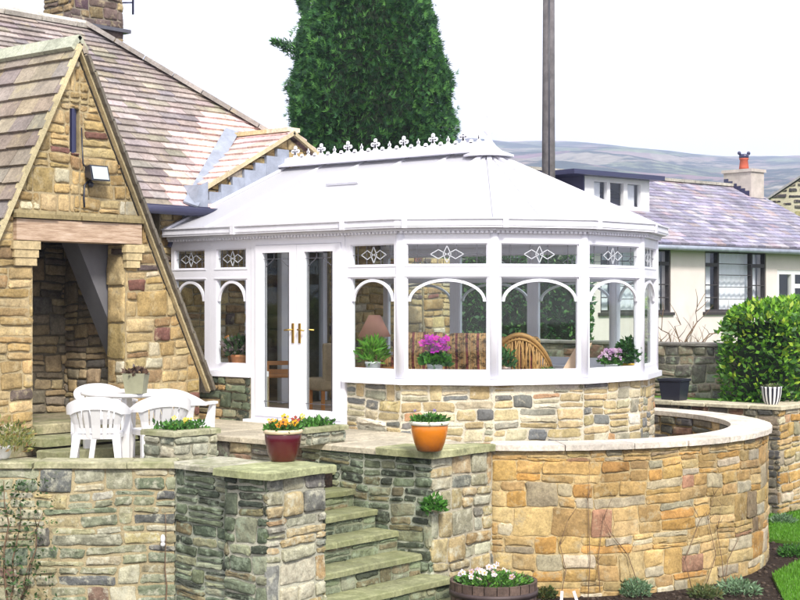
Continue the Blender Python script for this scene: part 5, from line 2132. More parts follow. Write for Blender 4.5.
tc_ = at(127, 300, 15.1)
ch0 = make_chair()
spots = [(99, 14.05, 8, 'white plastic chair nearest the porch, its slotted back to the camera, left of the table'),
         (158, 14.4, -4, 'white plastic chair behind the stone planter, right of the nearest chair back'),
         (104, 15.75, 0, 'white plastic chair on the far side of the table, mostly hidden'),
         (182, 15.3, 999, 'white plastic chair on the right with its broad curved back against the wall')]
for i, (px, D, dr, lab) in enumerate(spots):
    o = ch0 if i == 0 else copy_tree(ch0)
    p = at(px, 300, D)
    o.location = (p[0], p[1], TZ)
    o.scale = (0.94, 0.94, 0.94)
    o.rotation_euler = (0, 0, atan2(tc_[1] - p[1], tc_[0] - p[0]) - pi / 2 + radians(dr))
    if dr == 999:
        o.rotation_euler = (0, 0, radians(18))
    o['label'] = lab

tbl = empty('garden_table', (tc_[0], tc_[1], TZ), 'round white plastic garden table with a grey plant pot on it', 'table')
m = MB()
m.lathe([(0.40, 0.675), (0.455, 0.69), (0.46, 0.715), (0.44, 0.722), (0.40, 0.715)], (0, 0, 0), 36)
m.build('table_top', PLT, tbl, local=True)
for k in range(4):
    m = MB()
    a = pi / 4 + k * pi / 2
    m.bar((0.36 * cos(a), 0.36 * sin(a), 0.0), (0.27 * cos(a), 0.27 * sin(a), 0.68), 0.05, 0.05, up=(cos(a), sin(a), 0.2))
    m.build('leg', PLT, tbl, local=True)

# ------------------------------------------------------------------ plants in pots
def clump(mb, c, r, h, n, size, pal, rnd, mat=0, aspect=0.5, up=0.8, sq=1.0):
    for _ in range(n):
        a = rnd.uniform(0, 2 * pi)
        q = sqrt(rnd.random()) * r
        z = rnd.random() ** 0.8 * h * (1 - 0.5 * (q / r) ** 2)
        p = (c[0] + q * cos(a), c[1] + q * sin(a) * sq, c[2] + z)
        leaf_cloud(mb, [p], [(cos(a) * q / r, sin(a) * q / r, up)], size, pal, rnd, mat, aspect)


def flowers(mb, pts, size, cols, rnd, mat=0, eye=None):
    """small flat five-petalled blooms facing up and outwards"""
    for p in pts:
        c = rnd.choice(cols)
        nrm = vnorm((rnd.uniform(-0.2, 0.9), rnd.uniform(-0.9, 0.2), rnd.uniform(0.3, 1.0)))
        s = vnorm(vcross(nrm, (0.3, 0.2, 1)))
        t = vcross(nrm, s)
        R = size * rnd.uniform(0.75, 1.2)
        for k in range(5):
            a = 2 * pi * k / 5 + rnd.uniform(-.2, .2)
            q = []
            for (rr, da) in ((0.1, 0), (0.75, -0.55), (1.0, 0), (0.75, 0.55)):
                q.append(tuple(p[i] + (s[i] * cos(a + da) + t[i] * sin(a + da)) * R * rr + nrm[i] * 0.1 * R * rr for i in range(3)))
            kk_ = rnd.uniform(0.85, 1.1)
            mb.add(q, [(0, 1, 2, 3)], mat, tuple(x * kk_ for x in c))
        if eye:
            q = [tuple(p[i] + (s[i] * cos(k * pi / 3) + t[i] * sin(k * pi / 3)) * R * 0.28 + nrm[i] * 0.12 * R for i in range(3)) for k in range(6)]
            mb.add(q, [tuple(range(6))], mat, eye)


G1 = [((0.05, 0.16, 0.02), 3), ((0.09, 0.26, 0.04), 3), ((0.03, 0.09, 0.02), 2)]
GRAYG = [((0.16, 0.26, 0.14), 3), ((0.22, 0.34, 0.20), 2), ((0.08, 0.15, 0.07), 2)]


def glazed(name, col1, col2, zlo, zhi):
    mt, nt, b = new_mat(name)
    t = N(nt, 'ShaderNodeTexCoord')
    sp = N(nt, 'ShaderNodeSeparateXYZ')
    nt.links.new(t.outputs['Object'], sp.inputs[0])
    n1 = noise(nt, 9, 5, 0.6)
    mr = N(nt, 'ShaderNodeMapRange')
    mr.inputs[1].default_value = zlo
    mr.inputs[2].default_value = zhi
    nt.links.new(sp.outputs['Z'], mr.inputs[0])
    ad = N(nt, 'ShaderNodeMath', operation='ADD')
    nt.links.new(mr.outputs[0], ad.inputs[0])
    mu = N(nt, 'ShaderNodeMath', operation='MULTIPLY')
    mu.inputs[1].default_value = 0.6
    nt.links.new(n1.outputs['Fac'], mu.inputs[0])
    nt.links.new(mu.outputs[0], ad.inputs[1])
    c = ramp(nt, ad.outputs[0], [(0.3, col1), (1.1, col2)])
    nt.links.new(c, b.inputs['Base Color'])
    b.inputs['Roughness'].default_value = 0.22
    return mt


def big_pot(px, base_y, z, rtop, h, label, mat, rim_mat, flower, seed):
    p = at_z(px, base_y, z)
    r = empty('glazed_pot', (p[0], p[1], z), label, 'plant pot')
    m = MB()
    m.lathe([(rtop * 0.60, 0.0), (rtop * 0.66, 0.01), (rtop * 0.80, h * 0.28), (rtop * 0.93, h * 0.62), (rtop * 0.96, h * 0.84), (rtop * 0.94, h * 0.86), (rtop * 0.86, h * 0.84)], (0, 0, 0), 36)
    m.build('body', mat, r, local=True)
    m = MB()
    m.lathe([(rtop * 0.95, h * 0.861), (rtop * 1.02, h * 0.88), (rtop * 1.03, h * 0.96), (rtop * 0.98, h), (rtop * 0.90, h * 0.99), (rtop * 0.86, h * 0.93)], (0, 0, 0), 36)
    m.build('rim', rim_mat, r, local=True)
    m = MB()
    m.lathe([(rtop * 0.86, h * 0.90), (rtop * 0.5, h * 0.94)], (0, 0, 0), 20)
    m.build('compost', M['soil'], r, local=True)
    rn = random.Random(seed)
    m = MB()
    clump(m, (0, 0, h * 0.92), rtop * 0.92, 0.07, 420, 0.045, G1, rn)
    if flower:
        cols, n, sz = flower
        pts = []
        for _ in range(n):
            a = rn.uniform(0, 2 * pi)
            q = sqrt(rn.random()) * rtop * 0.8
            pts.append((q * cos(a), q * sin(a), h + rn.uniform(0.03, 0.10)))
        flowers(m, pts, sz, cols, rn, 1, (0.10, 0.04, 0.02))
    m.build('plant', [M['leaf'], M['petal']], r, local=True)
    return r


cream_rim = m_plain('cream_glaze', (0.62, 0.50, 0.34), 0.35, mottle=0.15, scale=20)
white_rim = m_plain('pale_glaze', (0.70, 0.66, 0.56), 0.35, mottle=0.12, scale=20)
big_pot(283, 461, -0.02, 0.165, 0.275, 'maroon glazed pot of yellow and orange pansies on the left pillar', glazed('maroon_glaze', (0.10, 0.025, 0.015), (0.07, 0.006, 0.012), 0.0, 0.25), cream_rim, ([(0.85, 0.42, 0.01), (0.85, 0.28, 0.01), (0.80, 0.50, 0.03), (0.35, 0.05, 0.03)], 13, 0.038), 1)
big_pot(429.5, 451, -0.012, 0.175, 0.275, 'orange glazed pot of low green seedlings on the right pillar', glazed('orange_glaze', (0.16, 0.05, 0.015), (0.55, 0.17, 0.012), 0.0, 0.22), white_rim, ([(0.20, 0.16, 0.45)], 3, 0.018), 2)

# stone planters
def planter(px, y, z0, w, d, h, label, flw, seed):
    """square block planter of stone with an edging slab; px,y = its front corner at the base"""
    p = at_z(px, y, z0) if y else at(px, 300, 13.45)
    r = empty('stone_planter', (p[0], p[1], z0), label, 'planter')
    m = MB()
    P = [(-w[0], 0), (0, 0), (0, d), (-w[0], d)]
    pal = [((0.30, 0.31, 0.24), 3), ((0.42, 0.40, 0.30), 2), ((0.20, 0.22, 0.17), 2)]
    for i in range(4):
        f_, L_2 = seg_fn(P[i], P[(i + 1) % 4])
        stones(m, lambda s, z, t, f_=f_: f_(s, z, t), [rect(-0.01, L_2 + 0.01, 0, h - 0.05)], pal, seed + i, H=(0.16, 0.24), Wd=(0.2, 0.4))
    m.box(-w[0] + 0.002, -0.002, 0.002, d - 0.002, 0, h - 0.051, 1, (0.42, 0.40, 0.30))
    m.build('stonework', [M['stone_weathered'], M['mortar']], r, local=True)
    m = MB()
    b = 0.10
    for (x0, x1, y0, y1) in ((-w[0] - 0.03, 0.03, -0.03, b), (-w[0] - 0.03, 0.03, d - b, d + 0.03), (-w[0] - 0.03, -w[0] + b, b + 0.003, d - b - 0.003), (-b, 0.03, b + 0.003, d - b - 0.003)):
        slab(m, [(x0, y0), (x1, y0), (x1, y1), (x0, y1)], h - 0.05, h, x0 + y0, col=(0.40, 0.39, 0.26), jit=0.006)
    m.build('coping', M['coping_moss'], r, local=True)
    m = MB()
    m.box(-w[0] + b, -b, b, d - b, h - 0.045, h - 0.02)
    m.build('compost', M['soil'], r, local=True)
    rn = random.Random(seed)
    m = MB()
    for _ in range(int(260 * (w[0] * d) / 0.2) + 150):
        q = (rn.uniform(-w[0] + b * 0.6, -b * 0.6), rn.uniform(b * 0.6, d - b * 0.6), h - 0.02 + rn.random() * 0.07)
        leaf_cloud(m, [q], [(0, 0, 1)], 0.05, G1, rn, 0, 0.5)
    pts = [(rn.uniform(-w[0] + b, -b), rn.uniform(b, d - b), h + rn.uniform(0.04, 0.10)) for _ in range(flw)]
    flowers(m, pts, 0.028, [(0.85, 0.55, 0.02), (0.80, 0.65, 0.10)], rn, 1)
    m.build('plant', [M['leaf'], M['petal']], r, local=True)
    return r


planter(174, 0, TZ, (0.40,), 0.52, 0.46, 'square stone planter of green seedlings beside the white plastic chairs', 7, 611)
planter(306, 446, -0.03, (0.30,), 0.55, 0.17, 'low stone planter of bright green seedlings at the foot of the doors', 2, 621)

# small pots
def simple_pot(name, loc, prof, mat, label, cat='plant pot', n=24):
    r = empty(name, loc, label, cat)
    m = MB()
    m.lathe(prof, (0, 0, 0), n)
    m.build('pot', mat, r, local=True)
    return r


rn = random.Random(71)
p = at(136, 300, 14.75)
r = empty('plant_pot', (p[0], p[1], TZ + 0.722), 'square grey green pot of dead growth on the white table', 'plant pot')
m = MB()
for (x0, z0, x1, z1) in ((0.085, 0.0, 0.11, 0.20),):
    vs = [(-x0, -x0, z0), (x0, -x0, z0), (x0, x0, z0), (-x0, x0, z0), (-x1, -x1, z1), (x1, -x1, z1), (x1, x1, z1), (-x1, x1, z1), (-x1 + .012, -x1 + .012, z1), (x1 - .012, -x1 + .012, z1), (x1 - .012, x1 - .012, z1), (-x1 + .012, x1 - .012, z1), (-x0, -x0, z1 - .03), (x0, -x0, z1 - .03), (x0, x0, z1 - .03), (-x0, x0, z1 - .03)]
    fs = [(3, 2, 1, 0)]
    for lv in range(3):
        for k in range(4):
            fs.append((lv * 4 + k, lv * 4 + (k + 1) % 4, lv * 4 + 4 + (k + 1) % 4, lv * 4 + 4 + k))
    fs.append((12, 13, 14, 15))
    m.add(vs, fs)
m.build('pot', m_plain('grey_green_pot', (0.26, 0.26, 0.17), 0.7, mottle=0.2), r, local=True)
m = MB()
clump(m, (0, 0, 0.17), 0.11, 0.08, 160, 0.05, [((0.08, 0.05, 0.04), 3), ((0.16, 0.10, 0.07), 2)], rn)
m.build('plant', M['leaf'], r, local=True)
r.rotation_euler = (0, 0, radians(35))

# white bowl with a twiggy plant on the left wall
p = at(-2, 300, 13.1)
r = simple_pot('plant_pot', (p[0], p[1], -0.03), [(0.08, 0.0), (0.10, 0.02), (0.13, 0.10), (0.14, 0.11), (0.12, 0.10)], M['plastic'], 'white pot on the wall at the left edge with a straggly yellow green plant')
m = MB()
clump(m, (0.05, 0.02, 0.06), 0.26, 0.30, 900, 0.05, [((0.28, 0.28, 0.08), 3), ((0.20, 0.22, 0.06), 3), ((0.30, 0.20, 0.08), 2), ((0.10, 0.14, 0.04), 2)], rn, aspect=0.35)
m.build('plant', M['leaf'], r, local=True)

# black trough on the corner wall
q = at(664, 300, 20.7)
r = empty('plant_trough', (q[0], 6.38, -0.03), 'black plastic trough on the terrace wall beside the conservatory', 'trough')
m = MB()
x0, x1 = 0.21, 0.25
vs = []
for (a, b, z) in ((0.14, 0.11, 0), (0.17, 0.13, 0.26), (0.185, 0.145, 0.265), (0.185, 0.145, 0.295), (0.16, 0.12, 0.295), (0.15, 0.11, 0.24)):
    vs += [(-a, -b, z), (a, -b, z), (a, b, z), (-a, b, z)]
fs = [(3, 2, 1, 0)]
for lv in range(5):
    for k in range(4):
        fs.append((lv * 4 + k, lv * 4 + (k + 1) % 4, lv * 4 + 4 + (k + 1) % 4, lv * 4 + 4 + k))
fs.append((20, 21, 22, 23))
m.add(vs, fs)
m.build('trough_body', M['black'], r, local=True)
# striped pot
q = at_z(771.5, 402.5, -0.03)
r = empty('striped_pot', (1.10, 6.42, -0.03), 'black and white vertically striped pot on the corner wall by the hedge', 'plant pot')
q = at_v(771.5, 403, 6.42)
r.location = (q[0], 6.42, -0.03)
m = MB()
K = 28
for k in range(K):
    a0_, a1_ = 2 * pi * k / K, 2 * pi * (k + 1) / K
    prof = [(0.085, 0.0), (0.11, 0.05), (0.13, 0.14), (0.135, 0.21), (0.142, 0.235), (0.12, 0.235)]
    vs = []
    for (rr, z) in prof:
        vs += [(rr * cos(a0_), rr * sin(a0_), z), (rr * cos(a1_), rr * sin(a1_), z)]
    m.add(vs, [(2 * i, 2 * i + 1, 2 * i + 3, 2 * i + 2) for i in range(len(prof) - 1)], k % 2, smooth=True)
m.lathe([(0.02, 0.20), (0.12, 0.205)], (0, 0, 0), 14, 1)
m.build('pot', [M['white_paint'], M['black']], r, local=True)
m = MB()
clump(m, (0, 0, 0.2), 0.11, 0.06, 120, 0.04, [((0.12, 0.14, 0.06), 1), ((0.08, 0.10, 0.04), 1)], rn)
m.build('plant', M['leaf'], r, local=True)

# half barrel in the foreground
q = at(493.5, 300, 13.2)
bar_ = empty('half_barrel', (q[0], q[1], -1.5), 'dark wooden half barrel of white and pale pansies in front of the pillar', 'planter')
m = MB()
NS = 22
for k in range(NS):
    a0_, a1_ = 2 * pi * k / NS + 0.01, 2 * pi * (k + 1) / NS - 0.01
    prof = [(0.33, 0.0), (0.375, 0.2), (0.385, 0.40), (0.36, 0.40), (0.34, 0.30)]
    vs = []
    for (rr, z) in prof:
        vs += [(rr * cos(a0_), rr * sin(a0_), z), (rr * cos((a0_ + a1_) / 2) * 1.004, rr * sin((a0_ + a1_) / 2) * 1.004, z), (rr * cos(a1_), rr * sin(a1_), z)]
    fs = []
    for i in range(len(prof) - 1):
        fs += [(3 * i, 3 * i + 1, 3 * i + 4, 3 * i + 3), (3 * i + 1, 3 * i + 2, 3 * i + 5, 3 * i + 4)]
    kk_ = rn.uniform(0.75, 1.2)
    m.add(vs, fs, 0, (0.11 * kk_, 0.075 * kk_, 0.06 * kk_))
m.build('staves', m_tint('barrel_wood', 0.7, (0.6, 1.3), 10, 0.5, 0.006), bar_, local=True)
m = MB()
for z in (0.07, 0.28):
    rr = 0.33 + 0.045 * z / 0.2 if z < 0.2 else 0.383
    m.lathe([(rr, z), (rr + 0.008, z), (rr + 0.010, z + 0.045), (rr, z + 0.045)], (0, 0, 0), 40)
m.build('hoop', m_plain('rusty_iron', (0.07, 0.05, 0.05), 0.6, 0.4, mottle=0.3), bar_, local=True)
m = MB()
m.lathe([(0.345, 0.355), (0.1, 0.365)], (0, 0, 0), 24)
m.build('compost', M['soil'], bar_, local=True)
m = MB()
rn = random.Random(15)
clump(m, (0, 0, 0.36), 0.33, 0.08, 900, 0.042, [((0.08, 0.22, 0.03), 3), ((0.16, 0.36, 0.05), 2), ((0.04, 0.10, 0.02), 2)], rn)
pts = []
for _ in range(22):
    a = rn.uniform(0, 2 * pi)
    qd = sqrt(rn.random()) * 0.31
    pts.append((qd * cos(a), qd * sin(a), 0.43 + rn.uniform(0, 0.06)))
flowers(m, pts, 0.030, [(0.78, 0.75, 0.78), (0.70, 0.62, 0.72), (0.80, 0.78, 0.70), (0.72, 0.50, 0.55)], rn, 1, (0.5, 0.35, 0.05))
m.build('plant', [M['leaf'], M['petal']], bar_, local=True)

# floodlight over the porch door
p = at_u(90, 173, -2.9)
fl = empty('floodlight', (p[0] + 0.02, p[1], p[2]), 'black floodlight bracketed to the gable above the porch beam', 'floodlight')
m = MB()
rx = 0.0
m.add([(0.02, -0.10, -0.045), (0.02, 0.10, -0.045), (0.02, 0.10, 0.06), (0.02, -0.10, 0.06), (0.17, -0.125, -0.095), (0.17, 0.125, -0.095), (0.13, 0.125, 0.075), (0.13, -0.125, 0.075)],
      [(0, 3, 2, 1), (4, 5, 6, 7), (0, 1, 5, 4), (1, 2, 6, 5), (2, 3, 7, 6), (3, 0, 4, 7)])
m.build('lamp_body', M['black'], fl, local=True)
m = MB()
m.add([(0.176, -0.105, -0.078), (0.176, 0.105, -0.078), (0.14, 0.105, 0.060), (0.14, -0.105, 0.060)], [(0, 1, 2, 3)])
m.build('lamp_glass', m_plain('lamp_glass', (0.45, 0.50, 0.52), 0.08), fl, local=True)
m = MB()
m.bar((-0.01, -0.02, -0.10), (0.06, -0.02, -0.05), 0.03, 0.02)
m.ball((0.03, -0.03, -0.13), 0.035, 10)
m.tube([(0.02, -0.06, -0.10), (0.01, -0.10, -0.14), (0.012, -0.11, -0.28), (0.012, -0.10, -0.38)], 0.012, 6)
m.tube([(0.0, -0.13, 0.48), (0.012, -0.12, 0.1), (0.02, -0.06, 0.0)], 0.008, 6)
m.bar((0.0, 0.0, 0.0), (0.04, 0.0, 0.0), 0.06, 0.08)
m.build('bracket', M['black'], fl, local=True)

# ------------------------------------------------------------------ climbers, stems, bed plants
rn = random.Random(44)
def wall_left(px, y, off=0.03):
    """point on the left wall's face"""
    # the face is square to the view at a depth of about 12.9 m
    p = at(px, y, 12.9)
    return (p[0] + off * 0.643, p[1] - off * 0.766, p[2])


m = MB()
for _ in range(1000):
    px = rn.gauss(22, 20)
    y = rn.uniform(478, 625)
    if abs(px - 22) > 42 or rn.random() > 0.45 + 0.5 * math.sin(px * 0.23 + y * 0.11) ** 2:
        continue
    leaf_cloud(m, [wall_left(px, y, rn.uniform(0.02, 0.10))], [(0.6, -0.7, 0.2)], 0.045, [((0.04, 0.09, 0.03), 3), ((0.08, 0.15, 0.05), 3), ((0.14, 0.22, 0.09), 1)], rn)
o = m.build('leaves', M['leaf'])
b_ = MB()
twigs(b_, wall_left(10, 640, 0.04), [wall_left(5, 480, 0.04), wall_left(22, 500, 0.04), wall_left(45, 510, 0.04), wall_left(32, 560, 0.05)], 0.012, rn, 0.03)
s = b_.build('wall_climber', M['stem'])
tag(s, 'leafy green climber on the wall at the left edge of the garden', 'climber')
o.parent = s
m = MB()
twigs(m, wall_left(167, 640, 0.05), [wall_left(166, 512, 0.04)], 0.009, rn, 0.01, 1)
o = m.build('bare_cane', M['stem'])
tag(o, 'thin bare stem with a white tie against the wall below the planter', 'stem')
m = MB()
q = wall_left(164, 538, 0.06)
m.ball(q, 0.032, 8, sq=(0.7, 0.7, 1.3))
m.ball((q[0], q[1], q[2] - 0.045), 0.022, 8)
m.build('white_tie', M['plastic'], o)


def ring_p(px, y, off=0.05):
    r_ = (px - 400) / 1500.0
    dx, dy = CD[0] + r_ * CR[0], CD[1] + r_ * CR[1]
    ox, oy = EYE[0] - RC[0], EYE[1] - RC[1]
    R = RO + off
    a = dx * dx + dy * dy
    b = ox * dx + oy * dy
    c = ox * ox + oy * oy - R * R
    disc_ = b * b - a * c
    D = (-b - sqrt(max(0, disc_))) / a
    return at(px, y, D)


CL = [('thin bare climber stems on the curved wall near its right end', [(692, 590), (685, 560), (700, 520), (690, 500)], [(706, 585), (716, 555), (708, 520), (714, 495)]),
      ('thin bare forked stems on the middle of the curved wall', [(600, 592), (598, 560), (603, 520), (612, 498)], [(640, 590), (628, 555), (612, 535), (604, 520)]),
      ('wispy dry stems on the left part of the curved wall behind the barrel', [(588, 600), (590, 560), (588, 500), (590, 465)], [(560, 600), (566, 570), (560, 545), (568, 520)]),
      ('pale bare cane leaning on the curved wall above the grey green clump', [(724, 590), (722, 560), (717, 530), (722, 505)], [(724, 590), (728, 560), (738, 540), (742, 520)])]
for (lab, a, b) in CL:
    m = MB()
    for path in (a, b):
        pts = []
        for (i, (px, y)) in enumerate(path):
            pts.append(ring_p(px, y, 0.04 + (0.10 if i == 0 else 0)))
        m.tube(pts, [0.0045, 0.004, 0.003, 0.0015], 5)
        for _ in range(4):
            k = rn.randint(1, 3)
            p = pts[k]
            m.tube([p, (p[0] + rn.uniform(-.1, .1), p[1] + rn.uniform(-.1, .1), p[2] + rn.uniform(0.05, .16))], [0.0025, 0.0015], 4)
    o = m.build('climber_stems', M['stem'])
    tag(o, lab, 'climber', 'bare climbers on the curved wall')

BED = [(635, 596, 0.14, 0.16, GRAYG, 'bright green tuft at the foot of the curved wall beside the white label'),
       (738, 594, 0.20, 0.14, GRAYG, 'wide grey green clump at the foot of the curved wall'),
       (705, 597, 0.15, 0.10, [((0.10, 0.14, 0.05), 2), ((0.16, 0.16, 0.06), 1)], 'low olive brown clump between the two greener clumps in the bed'),
       (783, 525, 0.16, 0.12, GRAYG, 'small grey green clump on the soil by the far lawn'),
       (792, 556, 0.14, 0.12, G1, 'small dark green clump between the two patches of lawn'),
       (545, 598, 0.10, 0.10, [((0.10, 0.12, 0.04), 2), ((0.06, 0.12, 0.03), 1)], 'tiny dull green tuft beside the wooden barrel')]
for (px, y, rr, h, pal, lab) in BED:
    q = at_z(px, y, -1.5)
    m = MB()
    rnb = random.Random(px)
    clump(m, (q[0], q[1], -1.5), rr, h, 700, 0.05, pal, rnb, aspect=0.3)
    o = m.build('bed_plant', M['leaf'])
    tag(o, lab, 'plant', 'small plants in the bed')
m = MB()
q = at_z(431, 512, -0.75)
q = at_u(430, 503, 1.60)
clump(m, (1.62, q[1] + 0.03, q[2] - 0.08), 0.09, 0.14, 260, 0.06, G1, rn)
o = m.build('wall_fern', M['leaf'])
tag(o, 'small bright green fern growing from the corner of the right pillar', 'fern')
# plant labels stuck in the soil
for (px, y, lab, tilt) in ((579, 606, 'white plastic plant label leaning in the soil below the curved wall', -0.5), (561, 606, 'small upright white plant label near the wooden barrel', 0.1)):
    q = at_z(px, y, -1.5)
    m = MB()
    m.bar((q[0], q[1], -1.51), (q[0] + tilt * 0.1 * CR[0], q[1] + tilt * 0.1 * CR[1], -1.36), 0.028, 0.003, up=(0.64, -0.77, 0))
    o = m.build('plant_label', M['plastic'])
    tag(o, lab, 'label')
# soil crumbs and stones on the bed
m = MB()
rnb = random.Random(6)
for _ in range(2600):
    px, y = rnb.uniform(440, 830), rnb.uniform(520, 625)
    q = at_z(px, y, -1.5)
    if (q[0] - RC[0]) ** 2 + (q[1] - RC[1]) ** 2 < (RO + 0.04) ** 2:
        continue
    s = rnb.uniform(0.006, 0.03)
    k = rnb.uniform(0.5, 1.6)
    m.ball((q[0], q[1], -1.5 + s * 0.2), s, 5, col=(0.055 * k, 0.04 * k, 0.03 * k), sq=(1, rnb.uniform(0.6, 1), 0.6))
o = m.build('soil_crumbs', m_tint('crumbs', 0.95, (0.7, 1.3), 30, 0, 0))
tag(o, kind='stuff')

# ================================================================== inside the conservatory
def on_sill(px, depth_in):
    """a spot on the inner window board: where the sight line crosses the facets moved inwards"""
    P = offs(CP, -depth_in)
    r_ = (px - 400) / 1500.0
    d = (CD[0] + r_ * CR[0], CD[1] + r_ * CR[1])
    best = None
    for i in range(7):
        a, b = P[i], P[i + 1]
        ex, ey = b[0] - a[0], b[1] - a[1]
        den = d[0] * ey - d[1] * ex
        if abs(den) < 1e-6:
            continue
        t = ((a[0] - EYE[0]) * ey - (a[1] - EYE[1]) * ex) / den
        k = ((a[0] - EYE[0]) * d[1] - (a[1] - EYE[1]) * d[0]) / den
        if 0 <= k <= 1 and t > 0 and (best is None or t < best):
            best = t
    return (EYE[0] + best * d[0], EYE[1] + best * d[1], 0.532)


def sill_pot(px, r, h, mat, label, leafargs, flower=None, name='plant_pot', din=0.19):
    q = on_sill(px, din)
    e = simple_pot(name, q, [(r * 0.72, 0), (r * 0.76, 0.008), (r, h * 0.85), (r * 1.06, h * 0.86), (r * 1.06, h), (r * 0.92, h), (r * 0.88, h * 0.9)], mat, label)
    m = MB()
    rnb = random.Random(int(px))
    (cr_, chh, n, sz, pal, asp) = leafargs
    clump(m, (0, 0, h * 0.9), cr_, chh, n, sz, pal, rnb, 0, asp)
    if flower:
        (zf0, zf1, fr_, n, sz, cols) = flower
        pts = []
        for _ in range(n):
            a = rnb.uniform(0, 2 * pi)
            qd = sqrt(rnb.random()) * fr_
            pts.append((qd * cos(a), qd * sin(a), rnb.uniform(zf0, zf1)))
            if rnb.random() < 0.5:
                m.tube([(0, 0, h), pts[-1]], 0.003, 4, 0, (0.15, 0.2, 0.06))
        flowers(m, pts, sz, cols, rnb, 1)
    m.build('plant', [M['leaf'], M['petal']], e, local=True)
    return e


wp_ = m_plain('white_ceramic', (0.72, 0.72, 0.74), 0.25)
sill_pot(373, 0.085, 0.16, wp_, 'small bright green fern in a white pot on the sill below the lamp', (0.13, 0.26, 420, 0.11, [((0.10, 0.30, 0.03), 2), ((0.18, 0.42, 0.05), 2), ((0.05, 0.16, 0.02), 1)], 0.22))
sill_pot(435, 0.085, 0.15, wp_, 'magenta flowering cyclamen in a white pot on the window sill', (0.14, 0.12, 420, 0.07, G1, 0.7), (0.28, 0.44, 0.14, 60, 0.040, [(0.55, 0.01, 0.50), (0.65, 0.02, 0.42), (0.40, 0.01, 0.42)]))
sill_pot(611, 0.075, 0.12, wp_, 'pale pink flowering plant in a white pot on the right window sill', (0.12, 0.10, 300, 0.05, G1, 0.6), (0.18, 0.28, 0.14, 45, 0.028, [(0.65, 0.40, 0.60), (0.75, 0.55, 0.70), (0.55, 0.30, 0.55)]))
sill_pot(629, 0.095, 0.12, m_plain('yellow_glaze', (0.62, 0.36, 0.02), 0.3), 'dark green bushy plant in a yellow pot at the right end window', (0.14, 0.30, 700, 0.06, [((0.03, 0.10, 0.03), 3), ((0.06, 0.16, 0.04), 2)], 0.6), din=0.15)
tp = m_plain('terracotta', (0.50, 0.22, 0.10), 0.8, mottle=0.12)
sill_pot(241, 0.12, 0.19, tp, 'terracotta pot with a dark leafy plant in the left window', (0.18, 0.24, 420, 0.09, [((0.04, 0.08, 0.03), 3), ((0.12, 0.10, 0.10), 2), ((0.30, 0.24, 0.24), 0.6)], 0.5), din=0.15)
sill_pot(505, 0.06, 0.12, m_plain('pink_ceramic', (0.6, 0.42, 0.38), 0.4), 'small dark plant in a pink pot behind the middle window post', (0.10, 0.22, 250, 0.06, DG, 0.5))
sill_pot(547, 0.05, 0.06, wp_, 'tiny white dish of greenery on the sill by the wicker chair', (0.05, 0.05, 60, 0.04, G1, 0.5))

# leaning wooden easel in the left window
q = on_sill(228, 0.2)
m = MB()
m.bar((q[0] - 0.06, q[1] + 0.02, 0.90), (q[0] + 0.06, q[1], 0.535), 0.02, 0.03)
m.bar((q[0] - 0.07, q[1] + 0.02, 0.905), (q[0] - 0.01, q[1] + 0.02, 0.93), 0.02, 0.03)
o = m.build('wooden_stand', M['brass'])
o.data.materials[0] = m_plain('orange_wood', (0.42, 0.17, 0.05), 0.45, mottle=0.2)
tag(o, 'angled orange wooden stand beside the terracotta pot in the left window', 'stand')
OW = o.data.materials[0]

# lamp on a side table
q = at(374.5, 300, 16.75)
st_ = empty('side_table', (q[0], q[1], 0.0), 'small round side table under the pink table lamp', 'side table')
m = MB()
m.lathe([(0.22, 0.58), (0.23, 0.59), (0.23, 0.61), (0.2, 0.612)], (0, 0, 0), 24)
m.build('table_top', OW, st_, local=True)
m = MB()
m.lathe([(0.16, 0.0), (0.15, 0.02), (0.03, 0.05), (0.025, 0.3), (0.03, 0.58)], (0, 0, 0), 14)
m.build('pedestal', OW, st_, local=True)
la = empty('table_lamp', (q[0], q[1], 0.612), 'table lamp with a dusky pink cone shade and round base behind the window', 'lamp')
m = MB()
m.lathe([(0.07, 0.0), (0.10, 0.04), (0.115, 0.12), (0.10, 0.20), (0.05, 0.25), (0.02, 0.27), (0.015, 0.38)], (0, 0, 0), 24)
m.build('lamp_base', m_plain('pink_ceramic_base', (0.45, 0.22, 0.17), 0.35, mottle=0.1), la, local=True)
m = MB()
m.lathe([(0.185, 0.36 - 0.02), (0.065, 0.58), (0.060, 0.58), (0.180, 0.36 - 0.02)], (0, 0, 0), 30)
m.build('lamp_shade', m_plain('pink_shade', (0.58, 0.30, 0.24), 0.9), la, local=True)


def m_stripe():
    mt, nt, b = new_mat('striped_throw')
    t = N(nt, 'ShaderNodeTexCoord')
    w = N(nt, 'ShaderNodeTexWave', bands_direction='X')
    w.inputs['Scale'].default_value = 2.6
    w.inputs['Distortion'].default_value = 1.2
    w.inputs['Detail'].default_value = 2
    nt.links.new(t.outputs['Object'], w.inputs['Vector'])
    n1 = noise(nt, 22, 5, 0.7)
    c1 = ramp(nt, w.outputs['Fac'], [(0.0, (0.20, 0.05, 0.05)), (0.14, (0.24, 0.08, 0.05)), (0.2, (0.46, 0.30, 0.12)), (0.6, (0.42, 0.25, 0.11)), (0.72, (0.14, 0.09, 0.07)), (0.8, (0.44, 0.28, 0.12)), (1.0, (0.38, 0.20, 0.08))])
    c = mix(nt, 'MULTIPLY', c1, ramp(nt, n1.outputs['Fac'], [(0.40, 0.25), (0.55, 1.4)]))
    nt.links.new(c, b.inputs['Base Color'])
    b.inputs['Roughness'].default_value = 0.95
    return mt


FAB = m_stripe()


